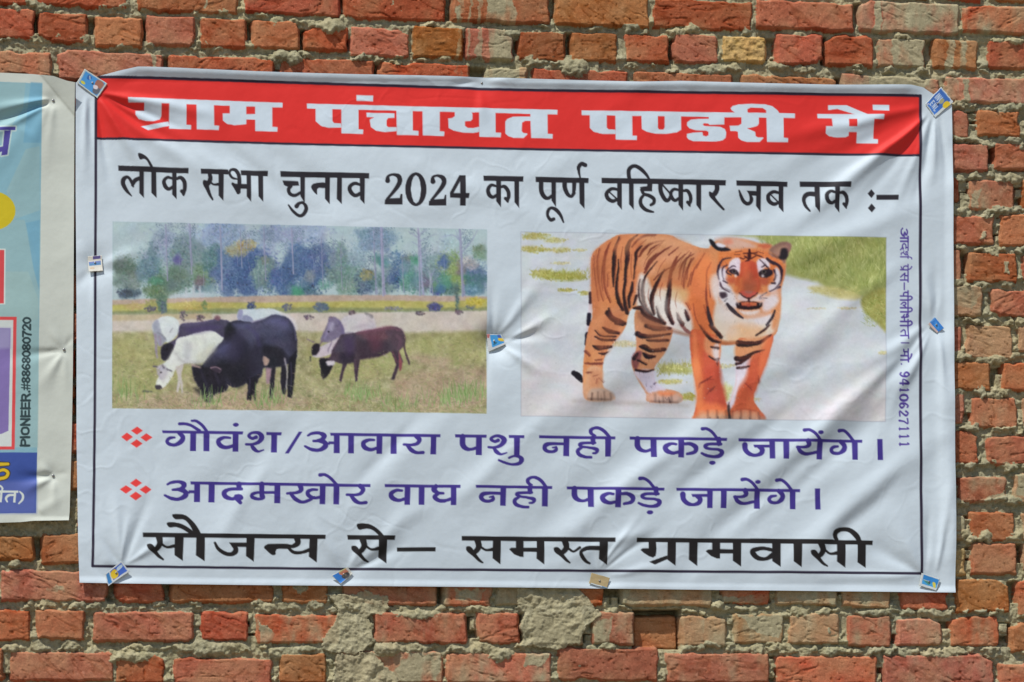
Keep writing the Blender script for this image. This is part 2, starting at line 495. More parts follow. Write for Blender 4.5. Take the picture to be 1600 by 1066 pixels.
FOOT_OPS = [
 (view(210,800,320), '''P62,165 1488,182 1485,216 65,200
N190,198,52 196,244,46 182,278,42 160,300,38
N107,264,24 125,278,46 160,317,30 190,350,24 222,374,14
N205,252,18 250,278,18 315,268,30
P312,190 382,192 375,385 310,340
P480,195 548,197 545,388 477,342
C252,88 330,88 400,115 475,172 430,172 370,138 320,122 270,124
C295,22 380,25 430,55 480,110 515,178 470,178 430,110 385,65 315,60
N625,245,18 650,290,26 700,325,30 750,334,32 784,314,42 786,286,36 762,262,22
P735,243 875,243 875,278 760,275
P870,200 935,202 930,392 868,347
C1008,280 1030,258 1070,253 1210,256 1215,290 1120,292 1100,310 1098,335 1070,338 1030,305
N1265,205,48 1272,245,44 1242,268,34 1208,275,20
N1195,282,20 1240,318,26 1300,320,24 1368,298,30
P1363,205 1425,207 1420,398 1358,352'''),
 (view(520,800,320), '''P107,185 480,188 477,222 110,220
N225,212,52 238,262,46 226,293,42 205,315,38
N150,280,24 168,294,46 205,337,30 240,375,22 270,392,12
N250,270,18 295,297,18 355,288,30
P352,210 417,212 413,405 350,358
C185,98 270,98 340,135 390,190 362,195 310,150 260,135 198,142
P495,280 796,280 793,313 495,312'''),
 (view(710,805,320), '''P48,167 1245,180 1243,214 50,203
N170,195,50 182,244,46 170,273,42 148,295,38
N94,260,24 110,274,46 150,317,30 185,355,22 213,375,12
N195,252,18 240,277,18 297,270,30
P292,195 355,197 352,388 290,340
P472,195 532,197 532,330 505,328 460,310 420,270 435,258 472,258
P530,258 640,258 640,292 530,290
P635,198 695,200 693,388 633,342
N850,200,50 865,250,46 852,278,42 830,298,38
N777,267,24 795,280,46 830,317,30 865,355,22 891,375,12
N880,264,18 920,288,18 968,258,22
N1125,262,34 1030,262,34 978,290,26 990,330,30 1020,365,24 1048,380,16
P1122,205 1187,205 1184,392 1120,345'''),
 (view(980,805,320), '''P62,180 1600,193 1600,227 62,215
P155,205 212,208 217,265 212,320 190,335 160,325 120,300 92,275 110,262 155,262
P160,368 300,318 308,345 205,390
P302,205 370,207 367,398 303,352
P472,210 540,210 538,400 472,350
P653,210 715,212 715,342 690,342 645,322 603,285 620,272 653,272
P712,268 818,270 818,303 712,303
P813,212 880,214 880,405 813,358
N1125,277,28 1050,263,28 977,277,38 972,302,42 1010,338,36 1070,345,28 1128,315,46
P1120,218 1187,220 1187,408 1122,362
P1285,220 1352,222 1350,410 1285,363'''),
 (view(1080,805,320), '''P450,185 1410,202 1408,236 450,222
N1000,225,50 1018,270,46 1006,303,42 985,322,38
N930,287,24 948,300,46 985,342,30 1020,380,22 1053,400,12
N1035,277,18 1075,304,18 1133,298,30
P1128,225 1195,227 1193,412 1128,365
P1288,228 1355,228 1355,415 1288,370
N1132,208,26 1112,165,36 1122,132,40 1170,114,32 1230,122,36 1280,165,42 1305,210,34'''),
]
# narrow imprint read from top to bottom: (letter, start, end) along the edge, in zoom units of 5.609 per pixel
G = {
 'aa': 'N.1,.2,.1 .3,.08,.11 .5,.25,.13 .3,.45,.1 .55,.6,.13 .4,.88,.12 .15,.9,.1 .02,.72,.1;N.5,.5,.09 .72,.5,.09;N.72,0,.13 .72,1,.13;N.95,0,.13 .95,1,.13;N.6,0,.12 1,0,.12',
 'da': 'N0,0,.12 1,0,.12;N.6,0,.12 .6,.25,.12;N.75,.28,.1 .3,.3,.11 .15,.55,.13 .4,.75,.12 .75,.65,.14 .85,.7,.1;N.6,.75,.1 .9,1,.12',
 'sha': 'N.35,.25,.12 .1,.25,.1 .15,.05,.1 .45,.05,.12 .55,.3,.13 .3,.55,.1 0,.55,.1;N.2,.58,.1 .35,.9,.12 .6,.9,.08;N.6,0,.12 1.05,0,.12;N.85,0,.13 .85,1,.13;N1.15,-.5,.1 .95,-.45,.12 .85,-.2,.1 .88,0,.1',
 'pra': 'N0,0,.12 1,0,.12;N.25,0,.13 .25,.45,.13 .5,.65,.11 .75,.55,.1;N.75,0,.13 .75,1,.13;N.3,.95,.1 .75,.75,.1;N.3,-.5,.13 .55,-.35,.12 .75,0,.12',
 'sa': 'N0,0,.12 1,0,.12;N.35,0,.13 .35,.35,.13 .12,.45,.13;N.1,.4,.12 .3,.7,.12 .5,1,.1;N.35,.45,.1 .8,.45,.1;N.8,0,.13 .8,1,.13',
 'dash': 'N.02,.5,.12 .98,.5,.12',
 'pii': 'N0,0,.12 1,0,.12;N.15,0,.13 .15,.45,.13 .32,.62,.11 .48,.55,.1;N.48,0,.13 .48,1,.13;N.85,0,.13 .85,1,.13;N.55,0,.1 .5,-.35,.12 .65,-.55,.12 .8,-.35,.12 .87,0,.11',
 'lii': 'N0,0,.12 1,0,.12;N.2,.95,.09 .02,.6,.12 .08,.3,.12 .22,.35,.1 .28,.65,.1 .36,.4,.1 .5,.35,.1;N.5,0,.13 .5,1,.13;N.85,0,.13 .85,1,.13;N.55,0,.1 .5,-.35,.12 .65,-.55,.12 .8,-.35,.12 .87,0,.11',
 'bhii': 'N.42,0,.12 1,0,.12;N.2,.2,.1 .02,.2,.1 .08,0,.1 .22,.05,.12 .25,.85,.13;N.05,.5,.1 .25,.75,.13;N.25,.5,.1 .55,.5,.1;N.55,0,.13 .55,1,.13;N.85,0,.13 .85,1,.13;N.58,0,.1 .52,-.35,.12 .67,-.55,.12 .8,-.35,.12 .87,0,.11',
 'ta': 'N0,0,.12 1,0,.12;N.7,.4,.13 .3,.4,.12 .15,.6,.12 .35,.98,.1;N.72,0,.13 .72,1,.13',
 'danda': 'N.5,-.05,.14 .5,1,.14',
 'mo': 'N0,0,.12 1,0,.12;N.2,0,.13 .2,.55,.13 .05,.65,.12;N.2,.5,.1 .52,.5,.1;N.52,0,.13 .52,1,.13;N.85,0,.13 .85,1,.13;N.4,-.45,.13 .65,-.3,.12 .85,0,.12',
 'dot': 'E.5,.9,.4,.1',
 '9': 'N.82,.3,.14 .5,.02,.14 .15,.3,.18 .5,.58,.12 .8,.35,.18 .72,.75,.16 .45,.98,.12 .2,.88,.14',
 '4': 'N.68,1,.18 .68,0,.18 .08,.68,.1 .95,.68,.13',
 '1': 'N.25,.15,.1 .55,.02,.14 .55,1,.2;N.25,.98,.1 .85,.98,.1',
 '0': 'N.5,.02,.12 .15,.25,.2 .15,.75,.2 .5,.98,.12 .85,.75,.2 .85,.25,.2 .5,.02,.12',
 '6': 'N.75,.1,.14 .5,.02,.12 .18,.4,.18 .2,.8,.18 .5,.98,.12 .82,.72,.18 .5,.45,.12 .2,.65,.14',
 '2': 'N.15,.25,.18 .45,.02,.13 .8,.25,.18 .5,.6,.14 .12,.95,.13 .88,.95,.13',
 '7': 'N.1,.1,.13 .88,.07,.12 .55,.5,.14 .42,1,.18',
}
SIDE_TXT = [('aa',340,100,222),('da',340,226,298),('sha',340,300,362),('pra',340,418,482),('sa',340,486,572),('dash',340,578,642),
 ('pii',340,650,745),('lii',340,748,850),('bhii',340,852,972),('ta',340,978,1068),('danda',520,84,112),('mo',520,150,262),('dot',520,272,290),
 ('9',520,347,405),('4',520,412,470),('1',520,488,528),('0',520,545,606),('6',520,614,674),('2',520,686,742),('7',520,752,808),('1',520,826,866),('1',520,892,934),('1',520,960,1002)]

def print_text(cv):
    for region, ops, col in ((TITLE, TITLE_OPS, (192, 206, 218)), (HEAD, HEAD_OPS, INK), (LIST1, LIST1_OPS, PURPLE), (LIST2, LIST2_OPS, PURPLE),
                             (FOOT, FOOT_OPS, BLACK5), (BULLET1, B1_OPS, (222, 64, 62)), (BULLET2, B2_OPS, (222, 64, 62))):
        cv.region = region
        for aff, text in ops:
            cv.word(aff, text, col)
    cv.region = SIDE
    z = 1 / 5.609
    for g, oy, a, b in SIDE_TXT:
        dig = g.isdigit()
        top, bot = (206, 128) if dig else (204, 138)
        # letter x runs down the page, letter y runs from the headline (right) to the foot (left)
        aff = ((0, -(top - bot) * z, 1380 + top * z), ((b - a) * z, 0, oy + a * z))
        cv.word(aff, G[g], (76, 60, 140), 1.5 if dig or g == 'danda' else 1.3)

# ------------------------------------------------------------------ the two printed photographs
CATTLE_Q = [(175.5, 347.7), (758.7, 361), (757.6, 648), (174.7, 639)]
TIGER_Q = [(811.3, 364.7), (1382, 372.5), (1381, 660), (811.3, 652)]

def start_picture(cv, quad, col, region):
    cv.clip = None
    cv.region = region
    cv.put(cv.d_poly(quad), col)
    cv.region = None
    (ax, ay, bx, by), d = cv.d_poly(quad)
    cv.clip = np.zeros((cv.H, cv.W), np.float32)
    cv.clip[ay:by, ax:bx] = np.clip(0.5 - d, 0, 1)

def clump(cv, rng, cx, cy, rx, ry, col, n, r=(0.8, 2.2), jit=16, alpha=0.7):
    r = (r[0] * 0.7, r[1] * 0.72); n = int(n * 1.35)
    if rx * ry > 55:
        cv.fpad = 12
        t = np.linspace(0, 6.2832, 12, endpoint=False); w = 1 + 0.22 * rng.randn(12)
        q = spline(np.stack([cx + rx * 0.78 * w * np.cos(t), cy + ry * 0.78 * w * np.sin(t)], 1), True)
        cv.put(cv.d_poly(q), col, 9.0, min(1.0, n / (rx * ry * 0.55)) * 0.8, (14, 5, 11))
        cv.fpad = 0
    big = rx * ry > 150
    if big:
        k = max(6, int(rx * ry / 40)); n = int(n * 1.7); r = (r[0] * .7, r[1] * .75)
        sx, sy = rng.randn(k) * .45, rng.randn(k) * .45
        tone = rng.randn(k) * 15 - 9 * sy; hue = rng.randn(k, 3) * 6
        w = rng.randint(0, k, n); s = 0.26
        ox, oy = sx[w] + s * rng.randn(n), sy[w] + s * rng.randn(n)
        ok = ox * ox + oy * oy < 1.25; w = w[ok]; n = len(w)
        xs, ys = cx + rx * ox[ok], cy + ry * oy[ok]
        c = np.array(col) + tone[w, None] + hue[w] + rng.randn(n, 1) * jit * .8
    else:
        a = rng.rand(n) * 6.2832; q = np.sqrt(rng.rand(n))
        lobes = 1 + 0.18 * np.sin(a * 5 + rng.rand() * 6)
        xs = cx + rx * q * lobes * np.cos(a); ys = cy + ry * q * lobes * np.sin(a)
        c = np.array(col) + rng.randn(n, 1) * jit + rng.randn(n, 3) * jit * 0.35
    cv.dots(xs, ys, rng.uniform(r[0], r[1], n), c, alpha)

def in_poly(X, Y, pts):
    r = np.zeros(X.shape, bool); n = len(pts)
    for i in range(n):
        x1, y1 = pts[i]; x2, y2 = pts[(i + 1) % n]
        if y1 != y2: r ^= ((y1 > Y) != (y2 > Y)) & (X < (x2 - x1) * (Y - y1) / (y2 - y1) + x1)
    return r

def hair(cv, rng, sil, n, ln, jit, ang, width=.8, alpha=.55):
    """short hairs inside the outlines `sil` (affine, ops), tinted from what is already printed there"""
    polys = [q[:, :2] for aff, t in sil for k, q in cv.ops(aff, t)]
    al = np.vstack(polys); lo, hi = al.min(0), al.max(0)
    X = rng.uniform(lo[0], hi[0], n * 3); Y = rng.uniform(lo[1], hi[1], n * 3)
    m = np.zeros(X.shape, bool)
    for q in polys: m |= in_poly(X, Y, q)
    X, Y = X[m][:n], Y[m][:n]
    a = ang(X, Y) + rng.randn(len(X)) * .3
    L = rng.uniform(ln[0], ln[1], len(X))
    c = cv.sample(X, Y) * (1 + rng.randn(len(X), 1) * jit)
    cv.blades(X, Y, L * np.cos(a), L * np.sin(a), np.full(len(X), width), c, alpha)

def soften(cv, quad, seed, warp=1.5, grain=7.0, sat=0.84, con=1.0, blur=0.0, darksat=1.0):
    """ink spread and print grain: wobble the drawing a little so no edge stays ruler smooth"""
    (ax, ay, bx, by), d = cv.d_poly(quad)
    ins = d < -2.0
    Y, X = np.mgrid[ay:by, ax:bx].astype(np.float32)
    wx = X + warp * (fbm(X, Y, 9, seed, 2) + 0.8 * fbm(X, Y, 3, seed + 1, 1))
    wy = Y + warp * (fbm(X, Y, 9, seed + 2, 2) + 0.8 * fbm(X, Y, 3, seed + 3, 1))
    new = cv.sample(wx / cv.s + cv.x0, wy / cv.s + cv.y0)
    if blur:
        for ox, oy in ((1, 0), (-1, 0), (0, 1), (0, -1), (.7, .7), (-.7, .7), (.7, -.7), (-.7, -.7)):
            new = new + cv.sample((wx + blur * ox) / cv.s + cv.x0, (wy + blur * oy) / cv.s + cv.y0)
        new = new / 9.0
    new = new + (grain * fbm(X, Y, 5, seed + 4, 2) + grain * 0.8 * vnoise(X / 1.7, Y / 2.2, seed + 5))[..., None]
    new = new + 4.0 * np.stack([fbm(X, Y, 22, seed + 6, 2), fbm(X, Y, 25, seed + 7, 2), fbm(X, Y, 20, seed + 8, 2)], -1)
    g = new.mean(-1, keepdims=True)
    new = g + (new - g) * sat * np.where(g < 95, darksat, 1.0)
    new = 150 + (new - 150) * con
    v = cv.img[ay:by, ax:bx]
    v[ins] = new[ins]

def print_cattle(cv):
    rng = np.random.RandomState(5)
    R = rng.uniform
    start_picture(cv, CATTLE_Q, (163, 184, 190), CATTLE)
    px = ((1, 0, 0), (0, 1, 0))
    # pale far trees, then denser ones
    for cx, cy, rx, ry, col, n in [(262,385,44,34,(128,142,172),330),(345,372,40,30,(126,146,186),330),(300,372,20,26,(150,165,190),120),(410,380,40,30,(140,155,185),260),
        (425,366,26,20,(128,145,178),160),(480,368,40,22,(132,146,184),240),(585,376,38,26,(118,142,168),380),(700,392,26,24,(150,170,180),120),(660,420,26,30,(120,145,160),220),
        (545,408,30,26,(128,155,168),240),(455,375,20,30,(135,150,180),130),(190,425,20,30,(118,135,132),200)]:
        clump(cv, rng, cx, cy, rx, ry, col, n, alpha=0.6)
    for cx, cy, rx, ry, col, n in [(200,432,26,30,(104,122,116),420),(205,460,22,10,(76,92,112),160),(236,420,24,40,(100,128,140),420),(250,455,26,24,(104,130,104),300),(290,410,36,40,(112,134,140),520),
        (275,440,30,24,(100,128,112),300),(320,435,24,24,(108,136,112),300),(335,410,20,26,(90,125,130),260),(360,430,38,42,(84,108,150),620),(395,430,40,44,(74,98,144),820),(370,392,20,12,(150,150,120),140),(385,385,16,9,(160,148,108),110),
        (410,430,22,28,(112,140,136),300),(440,440,26,32,(78,102,146),520),(480,420,40,44,(70,96,140),900),(506,412,30,36,(88,108,146),420),(470,455,30,14,(90,118,140),200),(530,420,22,36,(108,136,134),420),
        (545,440,28,26,(116,146,136),360),(575,442,22,22,(84,104,130),300),(572,432,12,9,(150,150,110),70),(600,440,22,26,(110,140,140),260),(622,428,22,32,(68,100,142),520),(636,436,14,26,(92,144,128),260),
        (655,445,18,18,(92,130,134),200),(685,440,18,26,(86,106,146),260),(672,420,20,26,(116,144,150),180),(702,420,22,28,(128,154,104),420),(716,440,18,26,(136,158,100),330),(700,452,18,14,(92,130,120),180),
        (742,436,22,30,(94,114,148),380),(732,412,14,12,(158,158,162),90),(750,395,14,14,(112,140,120),120),(735,455,20,12,(92,134,150),160),(680,455,10,8,(72,84,140),80)]:
        clump(cv, rng, cx, cy, rx, ry, col, n)
    for _ in range(26):
        x = R(180, 752); clump(cv, rng, x, R(405, 460), R(6, 14), R(6, 16), (R(70, 130), R(95, 150), R(110, 165)), 60, (0.6, 1.5), 14, 0.5)
    # trunks and bare limbs
    T = lambda s, c=(140, 146, 178), a=0.8: cv.paint(px, s, c, 1.0, a)
    T('N258,352,1.6 259,385,2 256,410,2.6;N256,400,1.6 246,376,1;N259,380,1.5 275,366,1;N296,352,2 296,380,2.6 299,415,3;N343,356,1.6 345,392,2.2 346,440,2.4;N344,375,1.4 360,362,1;N344,378,1.4 330,364,1')
    T('N411,358,1.6 411,400,2;N454,358,1.6 455,398,2.2;N455,372,1.4 468,362,1;N455,380,1.4 440,364,1;N455,378,1.2 478,372,0.8')
    T('N594,358,4 595,400,4.6 597,440,4 599,463,4.5', (150, 148, 186)); T('N582,380,1.6 585,430,2 587,462,2')
    T('N651,359,3 654,385,4 656,425,3.2 659,464,4', (158, 158, 190)); T('N653,380,2 668,372,1 680,368,0.8;N652,374,1.8 636,364,1;N654,388,1.4 642,380,1;N655,368,1.6 664,360,1')
    T('N670,462,2 670,440,2 668,425,1.6;N670,440,1.4 676,424,1', (170, 176, 196))
    T('N716,361,3 718,395,4 720,435,3.4 723,465,4', (140, 140, 176)); T('N718,398,2.4 732,382,2 744,362,1;N717,380,2.2 706,370,1.6 688,373,0.8;N715,376,1.6 710,362,1;N718,402,1.6 706,393,1;N720,390,1.4 730,384,0.8')
    cv.paint(px, 'P265,462 318,460 318,468 265,468;P288,450 292,450 292,466 288,466;P300,448 304,448 304,466 300,466;P310,448 313,448 313,466 310,466', (172, 182, 190), 2, 0.7)
    # strips of field behind
    cv.paint(px, 'P170,470 260,468 420,464 600,463 770,466 770,482 170,484', (178, 156, 142), 3, 0.95, (12, 9, 3))
    cv.paint(px, 'P170,478 300,474 420,475 600,472 700,474 770,468 770,486 600,488 170,490', (176, 172, 92), 4, 0.9, (16, 7, 4))
    cv.paint(px, 'P170,488 300,484 500,482 640,484 770,482 770,490 600,491 400,494 170,494', (128, 136, 96), 4, 0.8, (18, 6, 6))
    cv.paint(px, 'P170,494 400,492 600,490 770,488 770,530 170,530', (190, 181, 172), 3, 1, (9, 16, 5))
    cv.paint(px, 'P170,493 330,491 330,500 170,503', (178, 164, 130), 5, 0.8, (10, 8, 5))
    for cx, cy, rx, ry, col, n in [(238,478,14,8,(150,150,90),90),(252,474,8,14,(92,122,104),160),(255,482,5,10,(90,108,120),80),(210,480,16,6,(180,160,110),80),(300,480,34,8,(184,172,100),160),(318,479,5,7,(112,136,90),60),
        (235,484,9,4,(90,90,110),60),(391,480,7,6,(62,78,118),70),(447,482,8,5,(88,94,122),60),(500,482,12,7,(92,108,132),130),(612,484,14,3,(120,118,128),60),(677,482,11,6,(72,78,132),110),(712,466,3,22,(84,110,110),40),(733,480,8,5,(100,110,120),60),(740,474,16,8,(182,172,70),120)]:
        clump(cv, rng, cx, cy, rx, ry, col, n, (0.7, 1.8), 12, 0.8)
    for cx, cy, rx, ry in [(285,495,6,8),(312,499,6,5),(480,498,8,4),(548,491,5,4),(654,492,7,4),(714,490,6,4)]:
        clump(cv, rng, cx, cy, rx, ry, (108, 94, 106), 45, (0.7, 1.8), 18, 0.85)
    # stubble and grass in front
    cv.paint(px, 'P170,520 300,518 450,520 600,522 700,521 770,518 770,660 170,660', (160, 156, 116), 8, 1, (30, 12, 8))
    cv.paint(px, 'C170,540 260,530 300,580 220,620 170,600;C480,540 560,560 640,540 600,590 500,590;C650,530 760,525 760,560 680,570', (160, 164, 100), 20, .5)
    cv.paint(px, 'C620,590 760,580 760,630 640,640;C230,620 400,610 480,630 380,648 240,640;C640,560 700,560 690,580', (180, 150, 134), 16, .55)
    def stubble(n, al, y1=648):
        ys = 519 + (y1 - 519) * rng.rand(n) ** 0.8; xs = R(172, 760, n)
        pal = np.array([(186, 180, 126), (136, 148, 92), (196, 184, 160), (112, 122, 80), (172, 142, 126), (150, 166, 102), (202, 192, 146), (118, 100, 96), (98, 108, 74)])
        cols = pal[rng.randint(0, 9, n)] + rng.randn(n, 1) * 10
        sc = 0.35 + (ys - 519) / 125
        cv.blades(xs, ys, rng.randn(n) * 3.6 * sc, -R(-1, 5, n) * sc, R(0.6, 1.3, n), cols, al)
    stubble(3800, .65)
    def front_grass():
        n = 1500
        xs, ys = R(175, 756, n), R(600, 650, n)
        pal = np.array([(186, 178, 128), (130, 146, 88), (196, 182, 158), (116, 128, 80), (176, 140, 126)])
        keep = ys > 626 - 8 * rng.rand(n)
        cv.blades(xs[keep], ys[keep], rng.randn(keep.sum()) * 4, -R(0, 6, keep.sum()), R(.7, 1.3, keep.sum()), pal[rng.randint(0, 5, keep.sum())], .65)
        for cx, cy, k in [(420,632,50),(190,620,40),(560,622,60),(700,630,60),(735,620,70),(330,632,40),(620,638,40)]:
            cv.blades(cx + rng.randn(k) * 16, cy + rng.randn(k) * 6, rng.randn(k) * 4, -R(8, 26, k), R(0.8, 1.8, k), np.array((130, 160, 100)) + rng.randn(k, 1) * 16, 0.7)
    # cattle
    A = view(220, 470, 260, full=1584)
    P = lambda t, c, f=2.0, al=1.0, nz=None: cv.paint(A, t, c, f, al, nz)
    P('C160,180 240,155 330,180 362,250 345,330 270,400 220,395 170,335 112,300 108,230', (196, 206, 208), 2.5)
    P('C108,230 160,190 190,300 230,390 170,440 120,330', (148, 152, 172), 4, .9); P('N135,330,26 140,430,22 150,550,14;N175,350,22 185,430,16', (150, 140, 158)); P('N270,310,10 300,270,8;N150,310,10 200,335,14 240,385,12', (120, 124, 130), 2, .7)
    P('C930,100 1060,90 1230,85 1310,118 1335,155 1240,160 1150,190 1050,214 960,206 912,192', (186, 198, 206), 2.5); P('C975,150 1040,165 1060,205 960,200', (120, 124, 160), 3, .8); P('C925,95 965,110 950,200 912,190', (132, 134, 172), 3, .8)
    P('N1320,130,30 1430,190,40 1470,280,30', (200, 196, 200), 3, .8)
    P('C340,360 360,260 400,226 550,215 680,190 720,165 750,185 840,212 810,300 785,375 690,310 560,320 430,350 350,380 300,480 240,575 195,560 198,450 260,410', (74, 66, 104), 2.5, 1, (8, 10, 3))
    P('C200,440 290,415 300,480 240,575 192,550', (46, 42, 60), 3); P('C690,185 715,150 750,165 740,200', (130, 90, 100), 3, .8); P('N400,245,30 560,235,24 680,215,20', (86, 80, 124), 6, .5)
    P('C345,372 450,342 560,310 680,300 755,345 778,380 700,470 610,580 520,605 420,605 335,650 300,720 250,800 195,842 140,825 152,750 192,690 150,640 205,612 262,560 310,460', (204, 210, 205), 2.0, 1, (4, 12, 3))
    P('C420,400 480,420 470,540 420,600 400,500', (176, 178, 186), 10, .6); P('C560,500 700,420 610,580 520,605', (186, 188, 172), 10, .6); P('C150,640 215,615 250,690 190,760 160,720', (164, 160, 176), 4, .8)
    P('N345,650,44 360,740,26 345,870,22;N385,630,36 372,700,24 390,880,16', (186, 180, 178), 2); P('C130,815 180,810 195,845 150,852', (70, 62, 76), 2); P('N118,632,16 150,636,14;N240,660,16 290,680,14;N205,625,16 215,650,12', (92, 88, 104), 2)
    P('N20,868,20 100,872,16', (90, 90, 90), 3, .8)
    P('P1190,640 1275,640 1262,820 1240,945 1212,935 1225,790;P1330,630 1380,610 1378,800 1365,905 1335,895 1322,780', (44, 40, 58))
    P('P1180,640 1240,640 1215,800 1185,800', (156, 128, 140), 3)
    P('C600,590 690,490 780,375 795,285 835,215 920,198 1050,212 1150,182 1260,146 1350,160 1410,195 1455,275 1480,400 1472,560 1400,605 1330,632 1230,648 1160,650 1130,740 1010,790 900,836 835,820 800,872 700,900 660,950 612,960 560,850 500,740 488,622 560,650', (52, 52, 80), 2, 1, (8, 12, 9))
    P('P1400,560 1476,480 1455,740 1428,935 1388,925 1385,760;P1005,760 1130,700 1065,890 1038,962 1000,950 1012,860;P1060,830 1085,830 1090,960 1072,960', (38, 36, 50))
    P('C900,250 1050,230 1150,200 1260,160 1350,180 1380,260 1330,330 1180,330 1060,420 1010,480 960,380', (78, 80, 126), 14, .75); P('C1180,300 1400,300 1420,480 1380,540 1250,470 1160,420', (72, 74, 118), 14, .6); P('C640,560 760,430 900,470 880,540 760,560', (64, 64, 104), 12, .7)
    P('C800,280 850,230 890,300 860,360 800,370', (36, 34, 48), 10, .8); P('C1180,430 1340,480 1350,620 1160,640 1150,520', (38, 36, 52), 10, .85); P('C930,380 1020,420 1040,560 1100,640 1000,780 900,830 760,700 740,600 900,570', (36, 34, 48), 14, .8)
    P('C500,620 640,640 760,640 800,760 800,860 700,900 655,950 612,958 560,850 500,740', (38, 35, 50), 6, .85); P('C1155,540 1215,570 1200,620 1165,620', (170, 142, 132), 3); P('N665,650,14 750,660,12 740,690,10', (150, 120, 132), 2); P('N480,620,20 560,645,16', (176, 150, 140), 2, .8); P('N1360,560,14 1385,700,12 1375,850,10', (186, 180, 186), 2, .8)
    P('N640,950,60 655,890,30', (84, 76, 104), 6, .7); P('N1050,215,8 1150,186,8 1200,160,8', (190, 186, 190), 2, .8); P('C1290,205 1400,190 1370,240', (66, 60, 108), 5, .8)
    A = view(470, 470, 300)
    P('C340,150 560,122 612,200 605,255 450,280 335,280', (192, 186, 192), 4); P('C525,110 590,130 580,160 540,140', (120, 116, 122), 3, .8); P('N550,150,30 600,210,26', (178, 170, 182), 6, .7)
    P('C225,150 285,152 335,210 355,290 320,312 240,352 158,342 190,250 215,190', (120, 112, 140), 3, 1, (8, 9, 3)); P('C235,200 265,190 262,250 230,260', (170, 164, 190), 5, .7)
    P('C255,345 322,315 285,395 235,455 150,482 88,470 135,410 200,370', (186, 178, 186), 2.5); P('N160,350,10 215,345,8;N250,350,8 215,430,8', (112, 100, 124), 2, .8)
    P('C90,385 142,368 150,410 120,462 84,455', (44, 38, 52), 3); P('N45,330,8 100,356,10;N180,330,8 150,372,10;N230,150,14 255,150,10', (120, 104, 120), 2); P('N72,480,14 75,510,12', (60, 60, 60), 2, .8)
    P('P345,510 385,515 350,600 328,685 310,672 330,590;P425,480 485,480 466,620 462,685 444,685 438,580;P735,420 800,410 842,520 805,560 768,668 748,655 782,540', (74, 50, 74))
    P('P800,420 835,520 825,590 810,600 805,540', (140, 76, 86), 2)
    P('C335,290 450,276 600,250 740,228 815,245 855,305 852,380 800,432 735,436 650,470 500,496 430,522 330,532 262,522 240,590 200,645 172,650 158,590 148,492 225,482 262,400 305,330', (82, 60, 80), 2, 1, (8, 10, 3))
    P('C480,280 600,252 740,230 730,300 650,370 540,340', (122, 64, 84), 12, .9); P('C740,232 830,260 850,340 820,400 760,380 720,300', (94, 62, 84), 10, .8); P('C480,350 700,350 730,420 640,465 500,490 460,420', (72, 50, 72), 12, .8); P('C340,300 440,290 420,420 320,440 270,420', (76, 64, 96), 10, .7); P('C700,250 760,270 740,300 700,290', (92, 60, 90), 5, .7)
    P('C150,490 260,520 235,600 200,648 170,648 158,590', (36, 32, 44), 3); P('C205,515 270,512 265,545 215,550', (196, 190, 196), 3); P('C320,450 420,440 430,520 330,530', (52, 40, 66), 8, .8)
    P('N850,320,14 852,400,12 868,470,16 890,535,18', (84, 58, 72), 2); P('N680,455,12 710,480,8', (180, 160, 160), 3, .7); P('N755,660,26 765,640,18;N180,655,24 190,630,20', (60, 50, 64), 3, .8)
    clip = cv.clip; cv.clip = None
    soften(cv, CATTLE_Q, 20, 0.7, 5.0, 0.85, 1.1, 1.3, .62)
    cv.clip = clip
    B = view(220, 470, 260, full=1584)
    # hide, form and small features of the animals
    Q = lambda t, c, f=2.0, al=1.0: cv.paint(B, t, c, f, al)
    Q('C860,330 960,300 1010,420 960,560 880,600 820,480', (50, 46, 72), 24, .6); Q('C1000,500 1100,470 1140,620 1060,720 990,640', (46, 42, 60), 20, .6)
    Q('C1180,200 1290,165 1390,205 1420,300 1330,260 1220,230', (98, 100, 142), 16, .55); Q('C870,225 990,222 1080,232 1000,262 890,262', (90, 92, 132), 10, .5); Q('C700,500 770,420 840,430 790,520', (82, 84, 124), 16, .5)
    Q('N1150,190,10 1100,205,8 1050,216,6;N1420,200,8 1452,270,8 1466,380,6', (136, 130, 170), 5, .5); Q('N1010,260,18 1090,330,22 1120,430,18', (66, 60, 104), 12, .6); Q('N1330,480,14 1390,560,18 1400,640,12', (30, 28, 40), 8, .7)
    Q('N560,660,10 600,760,14 640,860,10;N700,700,10 740,800,12', (60, 56, 80), 8, .5); Q('E628,720,10,8', (14, 13, 18), 3, .9); Q('C655,640 700,628 758,650 752,690 700,684', (58, 48, 62), 3, .9); Q('N660,648,8 710,640,8 752,662,7', (158, 134, 144), 2.5, .8); Q('N1420,600,8 1426,740,8 1415,860,6;N1032,760,8 1026,880,8', (88, 84, 116), 4, .5)
    Q('C500,850 560,850 640,950 606,960', (30, 28, 38), 8, .6); Q('N600,930,20 640,940,18', (70, 62, 78), 5, .7)
    Q('N430,380,10 440,460,14 425,560,12;N500,350,8 520,440,10 505,540,10;N580,330,8 610,420,10 590,520,10', (184, 188, 186), 12, .6); Q('N330,520,14 400,590,16 480,604,14 580,590,12', (158, 156, 158), 12, .7); Q('N300,480,10 260,560,12 215,610,10', (182, 186, 184), 9, .6); Q('N700,470,16 640,540,18 600,585,14', (160, 160, 150), 14, .6)
    Q('C185,690 240,660 262,700 205,780', (188, 186, 190), 8, .7); Q('E188,690,9,7', (40, 36, 44), 3, .9); Q('N150,830,18 185,836,16', (60, 54, 64), 4, .8); Q('N430,360,12 540,322,12 660,306,10', (226, 230, 226), 8, .7); Q('N130,250,12 170,320,14 220,380,12', (128, 132, 154), 10, .6); Q('N250,180,12 310,210,14 345,260,10', (216, 224, 226), 9, .6)
